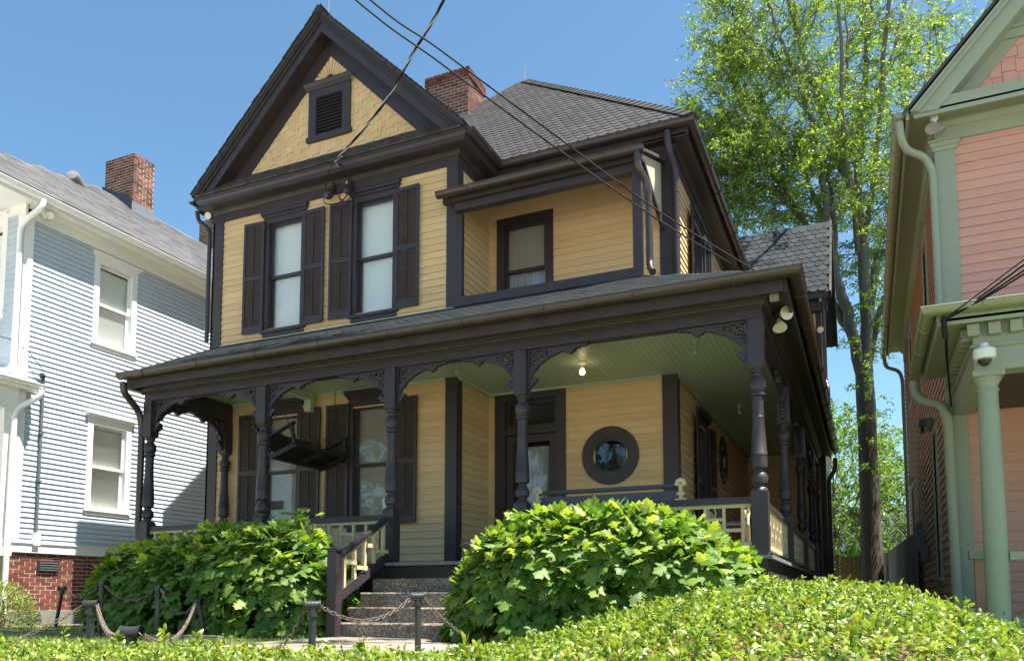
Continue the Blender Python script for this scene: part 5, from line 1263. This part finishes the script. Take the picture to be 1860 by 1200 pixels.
TR = thing('shade_tree', 'tall tree with a forked trunk and airy light green crown behind the houses', 'tree', (.13,27.4,G0))
rng = random.Random(11)
J = MB(); TW = MB(); nleaf = 0
def leafy_twig(p, d, L, nl, ls=.115, grav=.5, JJ=None):
    """drooping twig with leaves along it"""
    JJ = JJ or J; q = p.copy(); dd = d.normalized(); seg = 5; pts = [q.copy()]
    for i in range(seg):
        dd = (dd + Vector((rng.uniform(-.25,.25), rng.uniform(-.25,.25), rng.uniform(-.25,.2)-grav*.22))).normalized(); q = q + dd*(L/seg); pts.append(q.copy())
    for i in range(nl):
        t = rng.uniform(.12,1)*seg; k = min(int(t), seg-1); c = pts[k].lerp(pts[k+1], t-k)
        if JJ is J and c.x < -5.3+rng.gauss(0,.2): continue
        ld = Vector((rng.gauss(0,1), rng.gauss(0,1), rng.gauss(-.55,.7)))
        c = c + Vector((rng.gauss(0,.045), rng.gauss(0,.045), rng.gauss(-.03,.045)))
        leaf_quads(JJ, c, ld, ls*rng.uniform(.7,1.25), ls*.42)
    return pts
for k, P in LB.items():
    P = [Vector(p) for p in P]; c = curve_pts(P, 5); n = len(c); ra, rb = r0[k]
    c2 = [p + (Vector((rng.uniform(-.05,.05), rng.uniform(-.05,.05), 0)) if k != 'trunk' else Vector((0,0,0))) for p in c]
    rs = [(ra + (rb-ra)*(i/(n-1)))*(1 if k != 'trunk' else (1 + .25*max(0, 1-i/5))) for i in range(n)]
    if k == 'trunk':
        m = MB(); m.tube(c2, rs, 28)
        for i_, v_ in enumerate(m.v):
            v_ = Vector(v_); cc = Vector((.13, 27.42, v_.z)); o_ = v_-cc; a_ = math.atan2(o_.y, o_.x)
            f_ = 1 + .05*math.sin(a_*11+v_.z*1.3) + .04*noise.noise(Vector((a_*4, v_.z*.9, 0))); v_ = cc + o_*f_; m.v[i_] = tuple(v_)
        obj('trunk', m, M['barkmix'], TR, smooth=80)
    else: obj('limb', MB().tube(c2, rs, 8), M['barkmix'], TR, smooth=60)
    if k == 'trunk': continue
    for i in range(3, n):
        dloc = (c2[i]-c2[i-1]).normalized()
        low = c2[i].z < 10.5
        for rep in range(2 if not low else (1 if rng.random() < .5 else 0)):
            if rng.random() < (.25 if k in ('l1b','l1c','l8','l9','l12','l16','l17','l14','l4','l7','l15') else .60): continue
            out = Vector((rng.gauss(0,1.1), rng.gauss(0,1), rng.gauss(.12,.4))).normalized()
            d = (dloc*.35 + out).normalized(); L = rng.uniform(1.2, 3.1)*(.6 if low else 1)*(.5 if c2[i].x < -3.3 else 1)
            q = c2[i].copy(); pts = [q.copy()]; dd = d
            for s_ in range(6):
                dd = (dd + Vector((rng.uniform(-.22,.22), rng.uniform(-.22,.22), rng.uniform(-.14,.16)))).normalized(); q = q + dd*(L/6); pts.append(q.copy())
            if min(p_.x for p_ in pts) < -5.2: continue
            TW.tube(pts, [.028-.003*j for j in range(7)], 4, cap=False)
            for j in range(1, 7):
                for w in range(2):
                    td = (dd + Vector((rng.gauss(0,.8), rng.gauss(0,.8), rng.gauss(-.1,.5)))).normalized()
                    tp = leafy_twig(pts[j], td, rng.uniform(.5,1.2), rng.randint(16,26)); TW.tube(tp[::2], .007, 3, cap=False)
obj('twigs', TW, M['barkp'], TR, kind='stuff')
cr = obj('crown', J, M['treeleaf'], TR, kind='stuff')
# epicormic sprays on the lower trunk
J = MB()
for i in range(60):
    z = rng.uniform(3.2, 10.5); a = rng.uniform(-2.6,-.2); p = Vector((.13+.3*math.cos(a), 27.42+.3*math.sin(a), z)); leafy_twig(p, Vector((math.cos(a), math.sin(a), .2)), rng.uniform(.5,1.3), 26, JJ=J)
obj('trunk_sprays', J, M['treeleaf'], TR, kind='stuff')
def round_tree(label, x, y, h, cz, rx_, rz_, ntw, tr, mat='treeleaf2', ls=.13, seed=1, ry_=None):
    global rng
    rng = random.Random(seed); t = thing('small_tree', label, 'tree', (x, y, G0)); JJ = MB(); B_ = MB()
    obj('trunk', MB().tube([(x,y,G0-.1),(x+.05,y,cz*.5),(x,y,cz)], [tr,tr*.8,tr*.5], 10), M['bark'], t, smooth=60)
    for i in range(ntw):
        v_ = Vector((rng.gauss(0,1), rng.gauss(0,1), rng.gauss(0,1))).normalized()*rng.uniform(.25,1)**.5
        p = Vector((x+v_.x*rx_, y+v_.y*(ry_ or rx_), cz+v_.z*rz_))
        leafy_twig(p, v_+Vector((0,0,.2)), rng.uniform(.5,1.0), 22, ls=ls, JJ=JJ)
        if i % 22 == 0: b0 = Vector((x,y,cz-rng.uniform(0,rz_*.8))); B_.tube([b0, b0.lerp(p,.35)+Vector((rng.gauss(0,.2),0,.35)), b0.lerp(p,.7)+Vector((rng.gauss(0,.2),0,.25)), p], [.035,.025,.016,.008], 4, cap=False)
    obj('branches', B_, M['bark'], t, kind='stuff'); obj('crown', JJ, M[mat], t, kind='stuff')
round_tree('small leafy tree behind the gate left of the big trunk', -1.2, 36, 8, 4.4, 2.4, 3.6, 760, .14, seed=5, ls=.17)
round_tree('bright small tree behind the fence right of the big trunk', 1.9, 38, 8, 4.0, 2.4, 3.2, 620, .12, seed=6, ls=.17)
round_tree('distant broad tree beyond the back building', 1.0, 58, 12, 5.0, 6.5, 4.5, 500, .2, ls=.24, seed=8)

round_tree('tall dense tree across the street, reflected in the round window', -14, -22, 14, 8.5, 5, 6, 520, .3, mat='oakleaf', ls=.34, seed=41)
round_tree('broad dense tree across the street, behind the photographer on the left', -27, -22, 14, 8.0, 6, 6, 520, .3, mat='oakleaf', ls=.36, seed=42)
round_tree('dense tree across the street, behind the photographer on the right', 1, -24, 14, 7.5, 5, 5.5, 420, .3, mat='oakleaf', ls=.36, seed=43)
# street tree that stands by the kerb, out of the frame, and throws the dappled shade on the left bush and steps
rng = random.Random(21)
ST = thing('street_tree', 'broad street tree beside the photographer whose crown dapples the front yard', 'tree', (-6.2,1.6,G0-.7))
obj('trunk', MB().tube([(-6.4,1.2,G0-.8),(-6.3,1.6,4),(-5.9,2.8,7.5),(-5.2,4.6,9.3)], [.28,.22,.18,.1], 12), M['bark'], ST, smooth=60)
JJ = MB(); B_ = MB()
for (cx_, cy_, cz_, a_, n_) in ((-4.9,8.3,11.4,1.5,360),(-3.9,8.2,11.0,1.0,130),(-6.0,8.5,11.8,1.3,220),(-1.4,8.0,9.8,.9,80)):
    for i in range(n_):
        v_ = Vector((rng.gauss(0,1), rng.gauss(0,1), rng.gauss(0,.6))).normalized()*rng.uniform(.1,1)**.5*a_
        p = Vector((cx_,cy_,cz_)) + v_
        leafy_twig(p, v_, .7, 26, ls=.12, JJ=JJ)
        if i % 8 == 0: B_.tube([(-5.2,4.6,9.3), Vector((cx_,cy_-1,cz_-.3)), p], [.06,.04,.012], 4, cap=False)
obj('branches', B_, M['bark'], ST, kind='stuff'); obj('crown', JJ, M['treeleaf'], ST, kind='stuff')

# ================================================================== BUSHES
rng = random.Random(3)
def lobed_leaf():
    half = [(.04,.0),(.20,.05),(.36,.20),(.24,.27),(.30,.36),(.50,.52),(.47,.60),(.30,.58),(.22,.64),(.26,.78),(.14,.84),(0,1.0)]
    pts = half + [(-x,y) for x, y in half[-2::-1]]
    vs = [(x, y, -.28*abs(x)**1.2 - .16*(y-.4)**2 + (.02 if abs(x) > .4 else 0)) for x, y in pts]; n = len(vs)
    vs += [(0,.25,.015),(0,.55,.01)]
    fs = []
    for i in range(n-1):
        y = (pts[i][1]+pts[i+1][1])/2; fs.append((i, i+1, n if y < .42 else n+1))
    fs.append((n-1, 0, n))
    mid = [i for i in range(n) if .36 <= pts[i][1] <= .52]
    k1 = max(i for i in range(n//2) if (pts[i][1]+pts[i+1][1])/2 < .42)+1
    fs.append((k1, n+1, n)); fs.append((n-1-k1, n, n+1))
    return vs, fs
LV, LF = lobed_leaf()
def leaf_matrix(p, tip, nrm, s):
    y = tip.normalized(); z = (nrm - y*nrm.dot(y)).normalized(); x = y.cross(z)
    return Matrix.Translation(p) @ Matrix((x,y,z)).transposed().to_4x4() @ Matrix.Scale(s, 4)
def loaf_bush(name, label, loc, x0, x1, yc, hd, top, nout, nin, seed, expo=.5):
    rng = random.Random(seed); t = thing(name, label, 'bush', loc)
    spots = []
    xm, hl = (x0+x1)/2, (x1-x0)/2
    def surf(x, th, k=1.0):
        e = max(.02, 1 - abs((x-xm)/hl)**3.4)**(1/2.4)
        c, s = math.cos(th), math.sin(th)
        yy = yc - hd*e**.7*k*math.copysign(abs(c)**.62, c)
        h = (top(x)-G0)*min(1, .25+.75*e)
        return Vector((xm+(x-xm)*(.97+.03*k), yy, G0 + h*k*abs(s)**.6))
    ym = MB()
    for i in range(nout):
        x = rng.uniform(x0, x1); th = rng.uniform(-.05, PI*.93); layer = rng.random()
        k = 1 - .10*layer**1.5
        p = surf(x, th, k); eps = .04
        a = surf(min(x1,x+eps), th, k) - surf(max(x0,x-eps), th, k); b = surf(x, th+eps, k) - surf(x, th-eps, k)
        n = a.cross(b)
        if n.length < 1e-8: continue
        n.normalize()
        if n.dot(p - Vector((x, yc, .0))) < 0: n = -n
        bump = noise.noise(p*1.6)*.10 + noise.noise(p*4)*.05
        p = p + n*bump
        # leaf lies like a shingle: tip outward and down, face tilted to the light
        tip = (n*.45 + Vector((rng.gauss(0,.45), rng.gauss(0,.35), -.75 + .5*max(0,n.z) + rng.gauss(0,.25)))).normalized()
        face = (n + Vector((0,0,.55)) + Vector((rng.gauss(0,.35), rng.gauss(0,.35), rng.gauss(0,.3)))).normalized()
        s = rng.uniform(.13,.25)
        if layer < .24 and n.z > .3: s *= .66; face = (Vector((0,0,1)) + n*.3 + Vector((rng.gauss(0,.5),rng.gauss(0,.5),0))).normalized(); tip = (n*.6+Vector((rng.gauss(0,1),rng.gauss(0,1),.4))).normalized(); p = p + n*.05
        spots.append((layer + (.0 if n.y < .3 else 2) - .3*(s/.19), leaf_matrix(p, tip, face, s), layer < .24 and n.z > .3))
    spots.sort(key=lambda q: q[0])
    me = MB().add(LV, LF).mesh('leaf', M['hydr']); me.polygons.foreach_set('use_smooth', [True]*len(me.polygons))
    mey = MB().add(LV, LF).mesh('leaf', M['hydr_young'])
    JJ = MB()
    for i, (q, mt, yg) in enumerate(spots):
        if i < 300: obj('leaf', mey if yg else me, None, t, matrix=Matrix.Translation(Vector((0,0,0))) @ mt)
        else: JJ.add([mt @ Vector(v) for v in LV], LF)
    JI = MB()
    for i in range(nin):
        x = rng.uniform(x0, x1); th = rng.uniform(0, PI); k = rng.uniform(.45,.9); p = surf(x, th, k)
        mt = leaf_matrix(p, Vector((rng.gauss(0,1),rng.gauss(0,1),rng.gauss(-.5,.5))), Vector((rng.gauss(0,1),rng.gauss(0,1),1)), rng.uniform(.12,.19))
        JI.add([mt @ Vector(v) for v in LV], LF)
    obj('foliage', JJ, M['hydr'], t, kind='stuff'); obj('inner_foliage', JI, M['hydr'], t, kind='stuff')
    ST_ = MB()
    for i in range(60):
        x = rng.uniform(x0+.2, x1-.2); th = rng.uniform(.2, 2.4); p = surf(x, th, .97); b = Vector((x*.85+xm*.15+rng.uniform(-.1,.1), yc+rng.uniform(-.2,.2), G0))
        ST_.tube([b, b.lerp(p,.55)+Vector((0,0,.12)), p], [.012,.009,.005], 5, cap=False)
    obj('stems', ST_, M['stem'], t, kind='stuff')
    return t
def piece(pts):
    def f(x):
        if x <= pts[0][0]: return pts[0][1]
        for (a, b), (c, d) in zip(pts[:-1], pts[1:]):
            if x <= c: t = (x-a)/(c-a); t = t*t*(3-2*t); return b+(d-b)*t
        return pts[-1][1]
    return f
loaf_bush('hydrangea_bush', 'long broad-leaved green bush, mostly shaded, left of the brown stair railing', (-8.5,8.5,G0), -10.40, -6.20, 8.55, .80, piece([(-10.9,.55),(-10.3,.66),(-8.8,.82),(-7.8,.92),(-7.0,.99),(-6.3,.86)]), 2900, 1300, 31)
loaf_bush('hydrangea_bush', 'round sunlit broad-leaved bush right of the stone steps', (-2.6,8.5,G0), -4.28, -.88, 8.35, .95, piece([(-4.3,.60),(-3.9,.82),(-3.3,.90),(-2.5,.93),(-1.8,.86),(-1.3,.70),(-.9,.48)]), 2500, 1200, 32)
# stray tall shoots by post 2 of the porch
TS = thing('tall_shoot', 'tall leafy shoot rising above the left bush by the porch railing', 'plant', (-7.6,8.9,G0))
for i in range(16):
    p = Vector((-7.25+rng.gauss(0,.28), 8.85+rng.gauss(0,.1), 1.12+rng.uniform(-.12,.10)))
    mt = leaf_matrix(p, Vector((rng.gauss(0,1),rng.gauss(-.6,.4),rng.gauss(-.1,.3))), Vector((rng.gauss(0,.3),-.4,1)), rng.uniform(.15,.24)); obj('leaf', MB().add(LV, LF), M['hydr'], TS, matrix=mt)
obj('stem', MB().tube([(-7.5,8.8,G0),(-7.35,8.85,.6),(-7.2,8.85,1.1)], .008, 5), M['stem'], TS)

# low clipped hedge in front
rng = random.Random(9)
hc = piece([(-3.2,-.46),(-2.45,-.36),(-2.0,-.26),(-1.5,-.14),(-1.05,.0),(-.75,.045),(-.4,.075),(-.05,.068),(.15,.04),(.3,-.005),(.5,-.09),(.8,-.22),(1.3,-.36),(2.2,-.46)])
def mound(x, y):
    z = hc(x) - .030*(5.6-y)**2 if y < 5.6 else hc(x) - 1.8*(y-5.6)**2
    return z + .025*noise.noise(Vector((x*1.7,y*1.7,0))) + .012*noise.noise(Vector((x*6,y*6,3)))
def hedge_leafmesh(JJ, p, tip, nrm, s):
    y = tip.normalized(); z = (nrm - y*nrm.dot(y)).normalized(); x = y.cross(z)
    w = s*.24
    JJ.add([p, p+y*s*.35+x*w-z*s*.02, p+y*s*.75+x*w*.7-z*s*.05, p+y*s-z*s*.1, p+y*s*.75-x*w*.7-z*s*.05, p+y*s*.35-x*w-z*s*.02, p+y*s*.5+z*s*.03],
           [(0,1,6),(1,2,6),(2,3,6),(3,4,6),(4,5,6),(5,0,6)])
def hedge(name, label, loc, fn, x0, x1, y0, y1, n, skip=None, top_jit=.03, leaf=(.022,.045), shoots=40):
    t = thing(name, label, 'hedge', loc); JJ = MB()
    spots = []
    for i in range(n):
        u = rng.random(); x = rng.uniform(x0, x1); y = y0 + (y1-y0)*rng.random()
        z = fn(x, y)
        if z < G0-.25: continue
        e = .03; nx = (fn(x-e,y)-fn(x+e,y))/(2*e); ny = (fn(x,y-e)-fn(x,y+e))/(2*e); nm = Vector((nx,ny,1)).normalized()
        p = Vector((x,y,z)) + nm*(rng.gauss(0,.6)*top_jit - (.05*rng.random() if rng.random() < .5 else 0))
        tip = Vector((rng.gauss(0,.8), rng.gauss(0,.8), rng.gauss(.45,.5))); fc = nm + Vector((rng.gauss(0,.6), rng.gauss(0,.6), rng.gauss(0,.4)))
        hedge_leafmesh(JJ, p, tip, fc, rng.uniform(*leaf))
    # upright young shoots
    SS = MB()
    for i in range(shoots):
        x = rng.uniform(x0, x1); y = rng.uniform(y0, y1); z = fn(x, y)
        if z < G0-.1: continue
        h = rng.uniform(.05,.12); a = Vector((x,y,z)); b = a + Vector((rng.uniform(-.02,.02), rng.uniform(-.02,.02), h)); SS.tube([a, b], .0016, 4, cap=False)
        for k in range(7):
            c = a.lerp(b, .3+.1*k); hedge_leafmesh(JJ, c, Vector((rng.gauss(0,1),rng.gauss(0,1),.9)), Vector((rng.gauss(0,.5),rng.gauss(0,.5),1)), rng.uniform(.03,.05))
    obj('shoots', SS, M['stem'], t, kind='stuff'); obj('foliage', JJ, M['hedge'], t, kind='stuff')
    # woody core
    K = MB(); nx_, ny_ = 40, 24
    for j in range(ny_+1):
        for i in range(nx_+1):
            x = x0+(x1-x0)*i/nx_; y = y0+(y1-y0)*j/ny_; K.v.append((x, y, max(G0-.4, fn(x,y)-.075)))
    for j in range(ny_):
        for i in range(nx_): a = j*(nx_+1)+i; K.f.append((a,a+1,a+nx_+2,a+nx_+1))
    obj('woody_core', K, M['stem'], t, kind='stuff')
    return t
hedge('clipped_hedge', 'broad rounded sunlit hedge with small yellow-green leaves in the right foreground', (-.3,4.6,G0), mound, -3.1, 2.1, 2.2, 6.15, 74000, leaf=(.023,.043), shoots=110)
hl = piece([(-7,-.33),(-5,-.285),(-4.2,-.272),(-3,-.243),(-1.9,-.222),(-1.2,-.235)])
def low(x, y):
    c = 2.78 - .10*(x+4)
    d = (y-c)/.50
    return hl(x) + .03*noise.noise(Vector((x*2.3,y*2.3,1))) + .02*noise.noise(Vector((x*8,y*8,1))) - .10*max(0,abs(d))**3
hedge('clipped_hedge', 'low narrow hedge strip with small green leaves along the bottom left foreground', (-4,3.7,G0), low, -7.0, -1.0, 2.0, 3.45, 30000, leaf=(.020,.036), shoots=60)

# small bush at the far left
SB = thing('small_bush', 'small yellow-green clipped bush with reddish tips by the brick foundation', 'bush', (-12.9,8.75,G0)); JJ = MB(); rng = random.Random(77)
for i in range(3800):
    v_ = Vector((rng.gauss(0,1), rng.gauss(0,1), abs(rng.gauss(0,1)))).normalized(); k = rng.uniform(.75,1.02)
    p = Vector((-13.15,8.75,G0+.05)) + Vector((v_.x*.72, v_.y*.45, v_.z*.72))*k
    hedge_leafmesh(JJ, p, v_+Vector((rng.gauss(0,.6),rng.gauss(0,.6),rng.gauss(0,.6))), v_+Vector((0,0,.4)), rng.uniform(.03,.055))
obj('foliage', JJ, M['bbush'], SB, kind='stuff'); obj('branches', MB().tube([(-13.1,8.75,G0-.05),(-13.1,8.75,0)], [.04,.02], 6), M['stem'], SB)

# grass
GR = MB(); rng = random.Random(5)
def blade(x, y, h):
    a = rng.uniform(0, 2*PI); w = rng.uniform(.003,.006); dx, dy = math.cos(a)*w, math.sin(a)*w; lx, ly = rng.gauss(0,.4)*h, rng.gauss(0,.4)*h
    GR.add([(x-dx,y-dy,G0),(x+dx,y+dy,G0),(x+lx,y+ly,G0+h)], [(0,1,2)])
cnt = 0
while cnt < 52000:
    x = rng.uniform(-15,1.5); y = rng.uniform(4.4,10.5)
    if -6.1 < x < -3.45 and 5.6 < y < 8.35: continue
    if y > 9.4 and x > -11: continue
    if noise.noise(Vector((x*1.2,y*1.2,0))) < -.18 and rng.random() < .7: continue
    blade(x, y, rng.uniform(.02,.06)*(1.6 if rng.random() < .06 else 1)); cnt += 1
g_ = obj('grass', GR, M['grass'], None, kind='stuff'); g_['label'] = 'short patchy green lawn grass around the walk'; g_['category'] = 'grass'
# lawn edging kerbs by the left bush and beside the blue house
struct('kerb', MB().box(-11.6,-7.1,7.35,7.43,G0-.1,G0+.05), M['found'])
struct('path', MB().box(-13.9,-11.7,8.9,24,G0-.1,G0+.012), M['walk'])
single('garden_spike', MB().tube([(-10.25,8.9,.2),(-10.25,8.9,1.02)], .008, 6).lathe([(.10,.62),(.012,.85),(.005,.93)], (-10.25,8.9,0), 4), M['boxgrey'], 'dark pointed garden spike with a blue-grey pyramid behind the left bush', 'garden stake')
